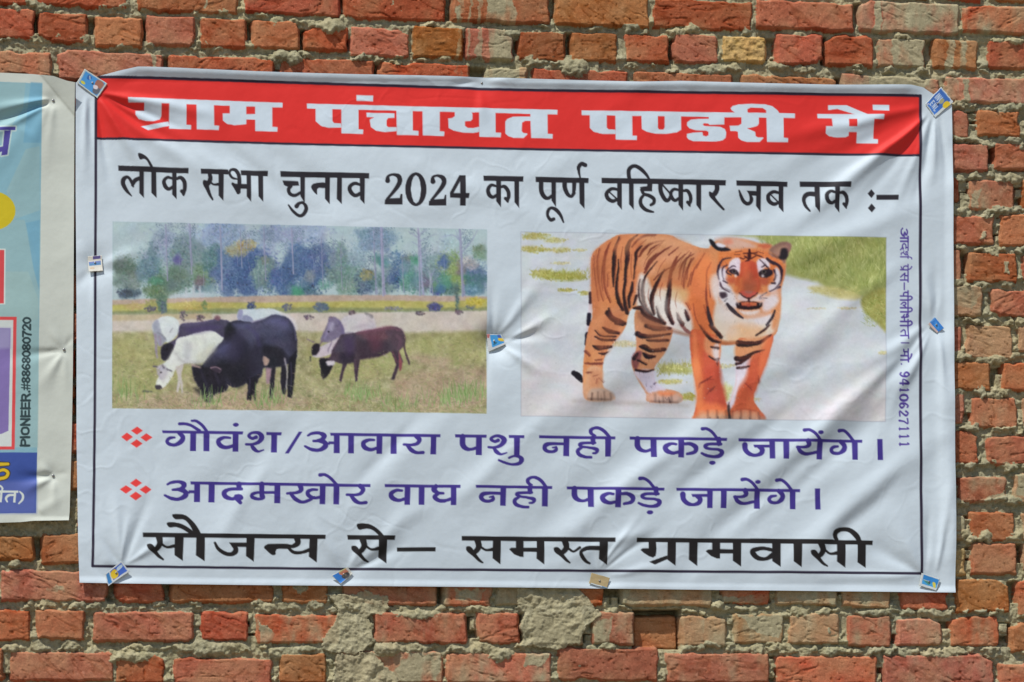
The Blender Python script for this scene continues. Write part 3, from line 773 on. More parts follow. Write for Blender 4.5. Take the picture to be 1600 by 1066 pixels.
    Q('N410,240,10 540,226,10 700,200,8', (98, 90, 128), 8, .6); Q('C430,270 640,240 760,260 660,290 480,320', (70, 58, 104), 14, .6); Q('E245,470,9,8', (16, 14, 18), 3, .8)
    B = view(470, 470, 300)
    Q('N460,282,12 600,258,12 740,238,10 810,256,8', (136, 84, 104), 8, .6); Q('N500,480,14 620,468,14 700,440,12', (48, 32, 46), 9, .7); Q('C560,330 640,320 660,400 590,430', (92, 52, 68), 16, .6); Q('C350,330 420,320 440,430 380,470', (66, 50, 84), 14, .6); Q('N790,300,14 820,350,14 800,410,10', (118, 82, 100), 9, .5); Q('N755,440,10 790,520,10', (108, 66, 78), 4, .7); Q('N440,500,8 452,590,8', (104, 76, 96), 4, .6)
    Q('N230,200,8 215,260,10 190,320,8', (158, 148, 186), 6, .7); Q('N300,170,8 335,230,10 345,280,8', (96, 84, 130), 8, .6); Q('E222,268,7,6;E190,560,7,6;E110,420,6,6', (20, 18, 26), 3, .85); Q('N400,150,10 520,132,10 590,170,8', (208, 202, 206), 8, .6); Q('N420,240,10 520,220,12 590,230,10', (160, 152, 164), 12, .6)
    B = view(220, 470, 260, full=1584); B2 = view(470, 470, 300)
    hair(cv, rng, [(B, 'C600,590 690,490 780,375 795,285 835,215 920,198 1050,212 1150,182 1260,146 1350,160 1410,195 1455,275 1480,400 1472,560 1400,605 1330,632 1160,650 1130,740 1010,790 900,836 835,820 700,900 612,960 500,740 488,622'), (B2, 'C335,290 450,276 600,250 740,228 815,245 855,305 852,380 800,432 650,470 430,522 262,522 200,645 148,492 262,400')], 1500, (1.2, 3.6), .13, lambda x, y: np.full(x.shape, 2.0), .7, .5)
    hair(cv, rng, [(B, 'C345,372 450,342 560,310 680,300 755,345 778,380 700,470 610,580 520,605 420,605 335,650 195,842 140,825 152,750 212,610;C160,180 240,155 330,180 362,250 345,330 270,400 170,335;C340,360 400,226 680,190 840,212 785,375 690,310 560,320 430,350 300,480 240,575 195,560')], 700, (1, 3), .05, lambda x, y: np.full(x.shape, 1.8), .7, .45)
    cows = [(B, 'C600,590 690,490 780,375 795,285 835,215 920,198 1050,212 1150,182 1260,146 1350,160 1410,195 1455,275 1480,400 1472,560 1440,740 1428,935 1330,900 1240,945 1200,800 1140,720 1065,890 1038,962 1000,950 1000,810 900,836 835,820 700,900 612,960 500,740 488,622;C345,372 450,342 560,310 680,300 755,345 778,380 700,470 610,580 520,605 390,870 330,870 335,650 195,842 140,825 152,750 212,610;P100,150 850,150 850,570 195,560'), (B2, 'C335,290 450,276 600,250 740,228 815,245 890,535 768,668 740,440 500,500 460,690 310,680 262,530 200,645 148,492 80,470 150,300 262,400;P150,140 620,140 620,300 150,330')]
    cowp = [q[:, :2] for aff, t in cows for k, q in cv.ops(aff, t)]
    n = 3400
    ys = 519 + 129 * rng.rand(n) ** .85; xs = R(174, 758, n); free = np.ones(n, bool)
    for q in cowp: free &= ~in_poly(xs, ys, q)
    xs, ys = xs[free], ys[free]; n = len(xs)
    pal2 = np.array([(196, 190, 138), (126, 138, 84), (206, 194, 168), (104, 112, 76), (178, 144, 126), (146, 162, 98), (214, 204, 158), (112, 94, 90)])
    base = cv.sample(xs, ys); cc = pal2[rng.randint(0, 8, n)] * .65 + base * .35
    sc = .4 + (ys - 519) / 125
    cv.blades(xs, ys, rng.randn(n) * 3.4 * sc, -R(-1.5, 4.5, n) * sc, R(.6, 1.2, n), cc, .6)
    # leaf sparkle and thin stems over the wood
    n = 2600
    xs, ys = R(178, 756, n), R(352, 464, n)
    ok = cv.sample(xs, ys).mean(-1) < 158
    xs, ys = xs[ok], ys[ok]; k = len(xs)
    cv.dots(xs, ys, R(.35, .9, k), cv.sample(xs, ys) + rng.randn(k, 1) * 20 + rng.randn(k, 3) * 5, .5)
    for x, w, y0, y1 in [(258,1.8,352,440),(296,1.6,352,430),(343,2.2,354,455),(374,1.2,356,420),(411,1.4,356,440),(454,1.8,357,430),(500,1.0,372,450),(530,1.0,385,455),(582,1.2,362,462),(594,3.0,360,464),(651,2.2,361,464),(671,1.4,424,464),(717,2.2,362,466),(626,1.0,400,460)]:
        cv.put(cv.d_stroke([(x, y0, w * .6), (x + 1.5, (y0 + y1) / 2, w), (x + 3, y1, w * 1.15)]), (158, 160, 184), 1.0, .75)
        cv.put(cv.d_stroke([(x + w * .3, y0, .5), (x + 1.5 + w * .3, (y0 + y1) / 2, .6), (x + 3 + w * .3, y1, .7)]), (104, 108, 136), 1.0, .6)
        for _ in range(9):
            y = R(y0, y0 + (y1 - y0) * .55); d = rng.choice([-1, 1]); L = R(6, 20)
            cv.put(cv.d_stroke([(x + 1, y + 6, .9), (x + d * L * .5, y - 2, .7), (x + d * L, y - R(3, 10), .4)]), (128, 136, 164), 1.0, .6)
            k = 26
            cv.dots(x + d * L * R(.4, 1.2, k), y - R(-5, 11, k), R(.4, 1.1, k), np.array((112, 132, 150)) + rng.randn(k, 1) * 16, .5)
    for _ in range(46):
        x, y = R(185, 750), R(385, 460); h = R(12, 45)
        cv.put(cv.d_stroke([(x, y, R(.5, 1.0)), (x + R(-2, 2), y - h * .5, .8), (x + R(-5, 5), y - h, .4)]), (150, 152, 180), 1.0, R(.25, .6))
    front_grass()
    cv.clip = None

def print_tiger(cv):
    rng = np.random.RandomState(9)
    R = rng.uniform
    start_picture(cv, TIGER_Q, (184, 193, 201), TIGER)
    A = view(790, 350, 620)
    P = lambda t, c, f=2.0, al=1.0, nz=None: cv.paint(A, t, c, f, al, nz)
    P('C50,560 400,620 900,760 1540,600 1540,830 40,830', (196, 192, 196), 60, .8); P('C60,400 300,330 520,360 480,460 100,470', (198, 206, 210), 40, .7); P('C1100,250 1300,300 1400,420 1200,520 1090,420', (200, 207, 212), 40, .7)
    P('C60,420 480,440 760,520 900,470 1500,480 1500,520 900,560 500,520 60,500', (180, 184, 190), 26, .5, (6, 20, 3))
    for _ in range(90):
        x, y, w = R(60, 1530), R(60, 800), R(20, 110); g_ = R(-9, 9)
        P('C%f,%f %f,%f %f,%f %f,%f' % (x - w, y, x, y - w * .12, x + w, y + 4, x, y + w * .14), (193 + g_, 199 + g_, 204 + g_), 9, .5)
    # grass
    P('P860,40 1540,50 1540,440 1500,410 1440,350 1430,300 1340,300 1250,240 1120,210 1110,120 1000,60', (152, 160, 92), 10, 1, (16, 12, 2))
    n = 700
    xs, ys = R(1010, 1530, n), R(60, 300, n)
    keep = ys < 190 + (xs - 1100) * 0.22
    xs, ys = xs[keep], ys[keep]; n = len(xs); s = .3875
    pal = np.array([(168, 176, 104), (132, 146, 74), (186, 190, 128), (146, 156, 84), (120, 136, 70)])
    cv.blades(790 + xs * s, 350 + ys * s, rng.randn(n) * 4, -R(4, 16, n), R(.8, 1.9, n), pal[rng.randint(0, 5, n)] + rng.randn(n, 1) * 8, .55)
    P('C1210,262 1300,255 1420,290 1400,312 1300,300', (186, 176, 116), 8, .8, (14, 8, 4)); P('C1430,300 1540,270 1540,440 1490,400 1440,360', (160, 158, 84), 8, 1, (18, 7, 3))
    for cx, cy, rx, ry, c in [(110,55,60,14,(170,164,92)),(190,72,50,9,(176,172,112)),(110,108,60,14,(168,162,84)),(210,112,50,9,(178,172,110)),(290,112,30,5,(186,182,140)),(210,215,110,22,(158,158,70)),(140,205,50,14,(168,164,84)),(235,272,40,8,(168,164,84)),(310,285,24,9,(172,166,90)),(215,165,40,5,(184,182,140)),
        (470,490,60,12,(186,178,140)),(680,590,80,26,(168,166,92)),(660,640,60,9,(176,172,104)),(730,700,30,14,(168,162,76)),(880,680,30,40,(178,176,112)),(880,578,40,8,(186,182,140)),(1370,345,40,5,(188,184,150)),(1510,525,20,8,(186,182,140)),(990,712,30,7,(186,180,150)),(1250,346,40,3,(190,188,170))]:
        clump(cv, rng, 790 + cx * s, 350 + cy * s, rx * s, ry * s, c, int(30 + rx * ry / 14), (.8, 2.2), 12, .7)
    k = 160
    cv.blades(790 + s * R(100, 330, k), 350 + s * R(195, 235, k), rng.randn(k) * 3, -R(2, 8, k), R(.7, 1.3, k), np.array((160, 160, 78)) + rng.randn(k, 1) * 16, .7)
    cv.blades(790 + s * R(600, 760, 120), 350 + s * R(570, 620, 120), rng.randn(120) * 3, -R(3, 12, 120), R(.7, 1.3, 120), np.array((160, 160, 92)) + rng.randn(120, 1) * 14, .7)
    P('P440,440 540,330 660,430 740,450 740,480 520,480', (192, 200, 206), 10, .8)
    P('C290,712 420,716 560,720 700,728 690,742 300,726', (166, 158, 156), 10, .6)
    # tail
    P('N336,280,14 334,330,16 326,400,16 320,480,16 318,520,16', (196, 190, 200), 2); P('N335,285,15 334,322,15;N329,372,17 326,408,17;N321,450,17 319,490,17', (40, 34, 52), 2)
    P('N266,606,20 285,620,26 298,638,16', (36, 32, 42), 2)
    OR = (206, 128, 82)
    # far hind leg, body, near hind leg
    P('C515,355 600,370 662,420 655,480 630,530 595,580 592,620 610,660 690,684 694,722 570,722 560,690 512,610 498,555 518,500', (196, 132, 92), 2.5, 1, (6, 12, 5))
    P('C510,600 590,595 600,640 640,676 580,690 545,650', (190, 186, 208), 5, .9); P('C565,690 620,676 692,684 696,724 574,722', (198, 146, 118), 4); P('C600,700 690,700 694,724 600,722', (168, 150, 140), 4, .8)
    P('C560,470 640,480 620,540 560,560 530,520', (206, 142, 100), 10, .6); P('C505,530 540,520 520,590 500,570', (120, 64, 72), 5, .8)
    P('C338,140 372,96 430,58 470,48 640,48 700,72 800,104 900,90 1040,100 1095,260 1098,370 1068,462 930,486 860,490 742,446 650,424 560,368 498,350 470,430 400,520 382,590 384,660 420,690 424,712 318,714 303,640 310,520 328,420 342,370 336,250', OR, 2, 1, (7, 14, 5))
    P('C345,140 420,80 520,60 560,160 520,300 440,340 360,300', (212, 126, 78), 20, .7); P('C600,60 760,110 820,160 700,230 560,210 520,140', (206, 146, 106), 20, .7); P('C740,160 850,160 860,420 760,440 720,330', (222, 122, 68), 24, .9); P('C380,360 480,360 420,500 340,560 330,440', (212, 142, 96), 14, .6)
    P('C530,215 560,220 600,290 720,340 742,445 650,424 560,368 520,330', (204, 200, 196), 9, .95); P('C600,270 680,280 720,360 690,400 620,330', (210, 206, 198), 12, .8); P('C640,250 720,270 720,320 660,300', (208, 172, 124), 12, .7); P('C330,580 380,590 384,660 424,690 424,714 316,714 304,640', (206, 158, 122), 6, .8); P('C340,668 420,680 424,714 330,714', (176, 158, 148), 6, .7)
    # chest and head fur
    P('C835,240 860,330 900,360 1060,330 1085,300 1098,370 1062,450 930,476 866,470 830,400 838,320', (206, 190, 172), 8); P('C900,360 980,400 1060,380 1050,440 920,460 870,420', (206, 186, 166), 10, .8); P('C1010,340 1080,330 1060,400 1000,400', (204, 196, 206), 8, .8); P('C900,420 980,400 1040,440 960,478 890,476', (216, 162, 116), 10, .7)
    P('C1060,260 1098,260 1098,380 1070,430 1062,340', (214, 134, 86), 8, .9)
    # forelegs
    P('C738,438 800,440 858,478 852,600 872,700 886,745 896,794 758,794 766,700 744,560', (214, 98, 60), 2.5); P('C745,560 775,560 790,700 780,790 758,790 766,690', (228, 124, 74), 7, .8); P('C790,520 850,560 852,640 800,640', (204, 84, 62), 10, .8); P('C800,640 866,660 872,760 800,770', (186, 74, 58), 12, .7); P('C800,460 856,478 850,550 800,520', (216, 146, 100), 8, .8); P('C830,500 852,490 850,560 836,550', (204, 190, 196), 5, .8)
    P('C926,474 1000,476 1070,452 1050,540 1012,640 992,712 1030,790 894,794 884,745 920,640', (208, 100, 62), 2.5); P('C926,478 1040,462 1020,520 980,560 924,560', (212, 146, 102), 8, .9); P('C922,560 980,545 960,610 930,660 915,720 890,760 885,745 918,650', (196, 190, 206), 5, .95); P('C985,530 1050,530 1012,640 985,700 960,640', (204, 88, 60), 12, .8)
    P('C758,770 830,755 896,765 898,800 756,800', (214, 110, 66), 5); P('C895,762 960,752 1025,765 1030,800 894,800', (206, 104, 70), 5); P('C770,778 890,778 894,800 766,800;C900,782 1026,782 1030,800 900,800', (170, 146, 130), 7, .7)
    P('N815,785,6 815,800,6;N845,782,6 848,800,6;N890,740,10 893,790,12;N935,784,5 938,800,5;N975,784,5 978,800,5;N340,690,6 336,712,8;N375,690,5 378,712,6;N610,705,5 612,722,6;N650,708,6 655,722,8', (66, 50, 50), 3, .8)
    # stripes
    def P(t, c, f=2.0, al=1.0, nz=None):
        cv.paint(A, t, c, f, al, nz)
        thin = ';'.join('N' + ' '.join('%g,%g,%g' % (float(x) + 17, float(y) - 9, float(w) * .42) for x, y, w in (q.split(',') for q in op.strip()[1:].split())) for op in t.split(';'))
        cv.paint(A, thin, (118, 56, 44), 2.0, .5)
    DK = (58, 40, 42); BR = (128, 58, 44)
    A = view(880, 360, 200, full=1421)
    P('N600,90,12.2 560,200,29.28 545,300,48.8 540,400,43.92 532,520,31.72 535,640,12.2;N800,70,17.08 720,140,36.6 690,220,53.68 690,330,51.24 672,450,36.6 665,580,31.72 650,700,31.72 660,820,36.6 685,930,48.8;N590,340,12.2 590,450,19.52 575,560,26.84 570,680,34.16 590,800,41.48 640,900,34.16', DK)
    P('N500,150,12.2 450,270,24.4 425,400,29.28 428,540,24.4 445,680,19.52 500,820,17.08;N380,220,9.76 355,350,17.08 365,520,17.08 390,680,14.64 420,800,12.2;N610,110,9.76 530,250,17.08;N320,300,9.76 322,450,12.2 345,640,12.2 370,800,10.98;N470,500,9.76 470,640,10.98', BR, 2, .85)
    P('N745,590,17.08 735,680,36.6 705,780,31.72 715,870,24.4;N790,740,26.84 760,840,19.52;N850,190,14.64 790,260,36.6 785,340,29.28 770,440,17.08 760,560,12.2;N760,880,24.4 850,880,61 880,930,73.2 960,990,61 1100,1050,36.6;N470,930,61 520,990,61 600,1030,61 660,1050,36.6;N480,880,17.08 500,960,24.4', DK, 2.5)
    P('N1000,70,24.4 880,80,29.28 800,130,21.96 740,200,14.64;N1100,130,12.2 960,160,24.4 870,230,31.72 820,310,17.08;N1080,150,9.76 960,220,19.52 910,290,9.76;N1180,190,12.2 1080,250,21.96 1000,320,24.4 930,400,26.84 880,490,19.52;N1020,270,14.64 940,350,31.72 890,450,26.84;N1260,200,9.76 1150,290,14.64;N1240,310,19.52 1190,420,31.72 1165,520,36.6 1140,640,31.72;N1180,420,12.2 1050,500,17.08 980,570,12.2;N1330,280,9.76 1230,380,19.52 1190,470,19.52', (116, 54, 44), 2, .85)
    P('N1020,360,9.76 900,510,21.96 860,620,31.72 860,740,36.6 890,870,29.28 960,950,21.96;N830,560,9.76 815,640,14.64 825,780,21.96 880,880,19.52;N1100,450,12.2 1040,560,29.28 1000,640,41.48 960,760,48.8 965,860,41.48 985,950,24.4;N1170,560,24.4 1155,680,48.8 1140,780,61 1130,880,61 1155,970,53.68 1190,1050,36.6;N1010,860,12.2 1040,970,31.72 1090,1040,31.72;N1235,930,14.64 1260,1000,43.92 1300,1060,48.8;N1330,900,14.64 1365,1000,36.6', DK, 2.5)
    P('N1420,280,12.2 1330,340,17.08 1280,440,21.96 1260,560,14.64;N1400,330,12.2 1340,480,19.52 1310,640,14.64;N1400,480,9.76 1360,640,12.2;N1340,820,12.2 1380,900,14.64', BR, 2, .8)
    A = view(880, 510, 200, full=1421)
    P('N420,30,19.52 490,70,48.8 590,90,31.72;N330,130,14.64 420,165,29.28 550,165,26.84;N310,230,17.08 370,255,53.68 510,240,29.28;N640,0,24.4 560,-20,36.6;N370,310,12.2 430,320,26.84 470,300,12.2;N330,60,12.2 400,120,17.08 560,130,19.52', DK)
    P('N220,425,17.08 310,430,26.84 405,430,26.84;N220,290,24.4 270,340,21.96;N330,390,12.2 400,385,14.64;N230,530,19.52 290,530,14.64;N350,600,14.64 340,650,12.2;N370,590,9.76 420,640,9.76;N310,570,12.2 350,560,12.2', (112, 54, 50), 2.5, .8)
    P('N800,100,61 860,125,56.12 970,125,36.6 1160,100,21.96;N900,10,48.8 1000,40,53.68 1160,40,31.72;N900,170,17.08 1000,175,29.28 1140,170,29.28;N820,240,17.08 880,250,61 960,285,41.48 1100,270,43.92;N860,310,19.52 910,350,53.68 990,350,24.4;N800,390,19.52 900,440,17.08;N780,500,26.84 890,515,26.84 985,495,14.64;N760,370,48.8 800,320,24.4', (46, 36, 42), 2.5)
    P('N950,680,17.08 960,690,12.2;N990,650,24.4 1000,640,14.64;N900,650,7.32 905,680,7.32', (70, 56, 80), 2, .8)
    A = view(1060, 510, 200, full=1421)
    P('N330,0,36.6 390,60,43.92 455,130,41.48;N210,0,17.08 270,80,31.72 350,160,36.6 440,190,24.4;N985,0,21.96 920,60,26.84 840,110,17.08;N650,200,73.2 740,210,61 880,190,41.48 1000,110,19.52;N620,370,56.12 700,370,53.68 800,310,31.72 930,275,14.64;N620,430,31.72 680,410,31.72 770,350,17.08;N630,475,26.84 700,470,29.28 760,455,17.08;N340,240,17.08 420,255,29.28;N320,340,12.2 380,380,21.96 415,375,36.6;N410,380,12.2 412,440,12.2', DK, 2.5)
    P('N345,570,12.2 280,610,17.08 210,650,19.52 200,700,12.2;N380,680,9.76 330,730,19.52;N710,640,14.64 780,700,9.76;N860,600,9.76 870,640,12.2;N0,0,24.4 60,60,36.6 100,90,24.4', (120, 50, 50), 3, .7)
    P = lambda t, c, f=2.0, al=1.0, nz=None: cv.paint(A, t, c, f, al, nz)
    # head
    A = view(1060, 360, 200, full=1421)
    P('C320,280 330,190 420,120 560,100 700,110 850,150 1000,190 1150,330 1165,480 1120,650 1110,800 1060,900 900,980 700,990 520,900 430,820 400,700 330,600 340,450', (212, 134, 86), 5)
    P('C390,110 560,90 700,120 840,190 760,220 560,220 480,170', (202, 162, 148), 10, .9); P('C480,120 560,110 580,160 500,170', (222, 128, 104), 8, .7); P('C860,180 960,160 1020,190 940,220', (196, 92, 64), 6, .8)
    P('C440,240 600,250 740,220 900,240 1020,260 1120,360 1150,480 1100,660 1000,720 900,600 600,600 500,560 430,460', (218, 118, 62), 8, .95)
    P('C425,450 500,440 520,600 570,660 600,740 640,860 560,860 480,830 420,740 410,620', (200, 196, 210), 8, .95); P('C330,540 410,520 420,700 380,780 330,660', (206, 190, 184), 10, .8); P('C430,800 560,840 620,880 560,960 440,900', (204, 194, 190), 10, .8)
    P('C1050,440 1100,480 1105,600 1040,680 980,680 980,620 1040,580', (204, 200, 214), 7, .9); P('C950,760 1050,740 1090,800 1000,900 920,900 910,820', (206, 196, 204), 9, .9)
    P('C560,350 640,320 670,380 660,470 640,520 590,460 530,440', (208, 200, 214), 4, .95); P('C840,380 880,330 960,340 990,420 930,430 870,520 845,450', (206, 198, 212), 4, .95)
    P('C670,380 740,350 830,370 850,450 880,560 890,660 850,710 760,680 660,710 600,690 620,560 660,480', (200, 84, 54), 5); P('C640,560 700,540 680,680 610,690', (214, 112, 62), 8, .8); P('C720,480 800,490 850,600 840,690 700,690 690,580', (178, 96, 64), 10, .7); P('C510,550 600,540 600,600 540,600;C880,550 980,540 960,620 890,610', (190, 84, 62), 8, .8); P('C570,650 640,640 640,720 580,700;C900,640 960,640 960,700 890,700', (222, 132, 76), 8, .8)
    P('C650,720 700,740 760,780 830,750 880,720 900,790 830,800 700,800 640,780', (204, 184, 184), 5, .95); P('C660,700 760,680 855,705 800,750 760,766 720,750', (196, 84, 74), 4); P('C720,690 800,690 780,712 740,712', (158, 110, 104), 4, .8)
    P('N655,705,8 700,745,14 755,768,12 810,745,14 860,705,8;N760,765,22 762,815,26', (66, 40, 48), 2.5)
    P('P620,812 655,814 690,804 760,798 840,804 872,814 912,812 908,850 880,882 760,896 652,882 624,852', (50, 34, 38), 3); P('P676,814 720,808 760,806 800,808 852,814 848,846 760,854 682,846', (208, 104, 64), 3, .95); P('C740,830 780,830 776,858 744,858', (172, 70, 56), 4, .7); P('C650,896 760,910 880,896 840,940 760,952 690,940', (214, 200, 198), 6, .9); P('N640,815,6 650,840,7;N892,815,6 882,840,7', (226, 210, 200), 2.5, .7)
    # eyes
    P('C535,460 590,440 640,480 645,520 600,510 555,490', (60, 44, 54), 2.5); P('C870,480 930,445 1010,455 1020,500 960,540 880,530', (56, 44, 54), 2.5); P('E592,472,26,22;E925,474,28,22', (96, 82, 84), 2.5); P('E592,470,13,13;E924,472,14,13', (30, 26, 34), 2); P('E612,520,14,14;E912,520,14,14', (226, 214, 220), 4, .9); P('N540,435,12 585,410,14 610,420,8;N900,425,10 935,405,18 970,420,10', (70, 52, 66), 2.5)
    # markings
    P('N765,230,20 765,300,40 760,340,24;N700,270,12 760,270,14 850,265,12;N710,300,10 750,330,16;N780,330,16 840,300,10;N720,360,10 745,350,20;N660,320,12 700,330,10 730,310,10;N820,280,10 900,310,12', (72, 34, 36), 2.5)
    P('N560,320,10 470,340,18 425,420,26 415,500,24 430,560,16;N520,400,12 470,430,16 460,500,14 480,560,8;N530,440,14 510,480,16 560,510,12;N440,590,18 450,640,22 520,680,14 580,720,8;N470,575,14 520,600,10;N500,660,10 560,690,8', (66, 46, 60), 2.5)
    P('N960,330,30 1010,370,40 1080,400,30 1120,460,36 1120,540,24 1100,600,26;N1040,460,24 1060,520,24 1040,570,16;N1010,600,16 1050,600,28;N1100,640,30 1060,660,18 990,690,12;N880,340,10 960,420,12 1000,470,16;N960,700,10 880,760,14 960,765,12', (64, 46, 58), 2.5)
    P('C435,705 500,705 520,745 470,770 440,745', (58, 40, 54), 4); P('N520,830,26 570,890,44 640,950,30 695,985,14;N490,800,12 520,770,10', (46, 38, 50), 2.5); P('N1050,900,12 1020,980,26 960,1060,24', (46, 38, 50), 2.5); P('N620,830,20 640,870,20', (50, 36, 44), 2.5)
    P('N340,370,10 295,470,16 288,620,18 285,760,20 300,880,30 320,980,44 350,1060,40;N260,850,10 290,950,14;N270,270,10 200,390,14 180,440,8;N120,260,10 60,360,14 30,500,16 40,660,10;N150,320,8 90,420,12 70,560,10;N230,330,8 150,460,12 110,620,8;N140,830,8 160,960,12 200,1060,10;N50,920,12 80,1000,30;N310,560,8 330,760,8', (120, 54, 46), 2.5, .85); P('N300,870,20 320,980,40 350,1060,38;N45,930,12 80,1010,30', (46, 36, 42), 3)
    # ears
    P('C320,120 345,112 420,180 500,200 560,235 480,250 400,230 345,180', (40, 36, 46), 3); P('C395,165 440,155 500,185 470,205 415,195', (206, 202, 216), 4)
    P('C975,250 1040,180 1140,140 1220,160 1225,220 1180,310 1150,380 1100,330 1020,310', (142, 104, 92), 4); P('C1040,240 1120,190 1180,200 1130,290 1060,280', (168, 124, 106), 8, .8); P('C1020,270 1090,310 1120,220 1180,220 1190,300 1150,340 1080,330', (46, 40, 48), 5)
    clip = cv.clip; cv.clip = None
    soften(cv, TIGER_Q, 30, 0.55, 3.0, .80, 1.14, .7)
    cv.clip = clip
    A = view(790, 350, 620)
    # shading of the form, thin secondary stripes, toes
    P('C345,200 365,130 400,150 380,300 350,380 335,300', (176, 104, 66), 14, .5); P('C400,380 470,360 440,440 380,520 360,480', (170, 100, 64), 14, .45); P('C500,60 640,52 740,90 640,96', (226, 168, 126), 12, .6); P('C420,90 480,60 520,70 460,140', (222, 148, 100), 14, .5); P('C600,160 700,180 720,260 640,240', (188, 112, 72), 22, .5); P('C770,130 830,150 820,260 770,240', (236, 140, 84), 16, .5); P('C740,300 800,330 820,440 760,430', (192, 96, 54), 18, .5)
    P('C530,360 640,420 620,440 540,400', (120, 74, 58), 8, .6); P('C640,426 740,450 735,460 650,440', (150, 92, 66), 6, .6); P('C336,600 380,600 370,660 330,660', (186, 120, 86), 9, .5); P('C560,400 650,440 620,520 570,500', (160, 98, 66), 14, .45); P('C745,470 765,470 775,700 760,720', (236, 138, 88), 8, .6); P('C840,560 862,600 880,740 850,740', (160, 62, 46), 9, .55); P('C1030,470 1066,470 1040,560 1010,620', (228, 126, 80), 9, .55); P('C940,640 980,640 960,740 920,740', (172, 72, 48), 12, .5); P('C860,478 925,476 925,490 865,492', (150, 84, 54), 5, .6)
    A = view(880, 360, 200, full=1421)
    P('N640,200,6 620,330,9 628,460,5;N740,280,6 730,420,9 735,540,5;N900,120,5 820,190,8 790,230,5;N960,260,5 900,340,8 870,420,4;N1060,180,5 980,240,8 930,300,4;N1120,330,5 1060,410,8 1020,500,5;N1290,260,5 1210,360,8 1180,430,4;N1380,240,5 1300,330,8 1260,420,5;N1340,420,5 1300,520,7 1290,620,4;N1080,600,6 1050,700,9 1060,800,5;N930,660,6 920,760,9 950,860,5;N1240,700,5 1220,800,8 1235,880,5', (128, 62, 46), 2, .7)
    P('N410,420,8 405,560,10 420,690,6;N560,420,6 555,560,7', (110, 50, 40), 2, .7); P('N300,330,6 302,460,7 310,560,5;N345,240,5 338,330,6', (150, 76, 50), 2, .7)
    A = view(880, 510, 200, full=1421)
    P('E270,790,26,34;E325,785,30,38;E395,780,34,42;E465,778,36,40', (206, 170, 148), 9, .75); P('N295,760,8 296,825,10;N360,750,8 362,825,10;N430,745,8 436,822,10;N500,760,8 512,815,9;N250,820,10 500,826,10', (80, 56, 50), 7, .55); P('E960,800,34,30;E1040,800,44,38;E1130,800,44,40;E1220,800,40,40', (206, 164, 148), 9, .75); P('N1000,770,8 1004,845,10;N1086,765,8 1092,850,10;N1176,765,8 1184,850,10;N960,845,10 1250,858,12', (78, 54, 50), 7, .55); P('N1110,800,5 1130,830,6 1150,800,5 1160,840,6', (70, 56, 60), 2, .7); P('C1040,740 1120,735 1220,745 1160,780 1060,775', (222, 124, 78), 9, .8)
    P('C860,560 960,580 1000,700 900,720', (176, 172, 194), 16, .6); P('N215,480,12 230,560,14 210,640,12', (222, 150, 96), 7, .7)
    A = view(1060, 510, 200, full=1421)
    P('C180,880 260,860 420,880 520,940 500,980 240,960', (226, 124, 74), 12, .7); P('E250,1000,44,40;E350,995,46,44;E450,1000,44,40;E620,1000,46,40;E720,995,46,44;E820,1000,44,40', (204, 160, 130), 12, .75); P('N300,950,8 302,1040,12;N400,945,8 402,1040,12;N500,950,10 505,1040,12;N575,960,8 570,1040,12;N670,950,8 670,1040,12;N772,950,8 776,1040,12;N865,970,8 880,1040,10', (70, 46, 42), 7, .55); P('N535,860,14 525,930,22 545,1030,20', (48, 36, 38), 4, .85); P('N560,960,10 660,930,8 740,930,8 840,950,10', (150, 62, 44), 5, .6); P('N230,640,8 300,605,10 370,600,6;N300,760,8 340,700,8', (128, 48, 44), 3, .7); P('N720,650,8 790,720,8;N860,560,6 870,620,7', (128, 48, 44), 3, .7)
    A = view(1060, 360, 200, full=1421)
    P('C690,400 740,380 760,520 700,560', (214, 104, 66), 10, .6); P('C780,400 830,400 860,520 800,560', (176, 66, 46), 10, .5); P('C720,620 800,620 800,690 730,690', (150, 84, 62), 10, .5); P('N640,540,10 650,640,12 620,700,8;N880,560,10 890,650,10 910,700,8', (166, 76, 46), 8, .6); P('C560,700 650,730 660,800 600,820 540,760', (222, 206, 204), 8, .6); P('C870,730 960,710 940,800 880,810', (214, 196, 196), 8, .6)
    P('N590,750,3 480,770,3 400,820,2;N600,770,3 500,810,3 440,870,2;N620,790,3 560,850,2;N920,745,3 1010,760,3 1080,800,2;N910,765,3 1000,800,3 1050,850,2', (232, 224, 224), 1.5, .75); P('N600,745,4 605,750,4;N620,765,4 625,768,4;N590,775,4 594,778,4;N890,750,4 895,752,4;N910,735,4 914,738,4;N880,775,4 884,778,4', (90, 60, 60), 2, .7)
    P('N480,260,10 560,250,10 640,235,8;N440,300,8 500,290,8;N980,250,8 1060,300,10 1100,360,8', (236, 150, 92), 6, .6); P('N610,255,7 680,245,7;N600,285,6 660,285,7;N850,250,7 920,270,7;N870,300,6 920,320,6', (84, 40, 38), 2.5, .75)
    P('C345,560 400,500 425,600 440,700 420,800 370,760 345,660', (212, 204, 204), 12, .6); P('C440,640 560,660 600,760 610,850 530,830 460,760', (216, 212, 216), 10, .6); P('C440,860 560,900 640,960 600,1040 430,1040 400,940', (214, 206, 204), 20, .7); P('C700,980 900,930 1000,960 960,1060 720,1060', (212, 206, 210), 20, .6); P('C1000,640 1080,640 1090,760 1030,860 950,840 980,740', (214, 206, 212), 12, .6); P('C1060,430 1110,520 1095,620 1060,600', (222, 218, 226), 6, .7); P('C425,470 455,460 470,560 440,600', (222, 218, 226), 6, .7)
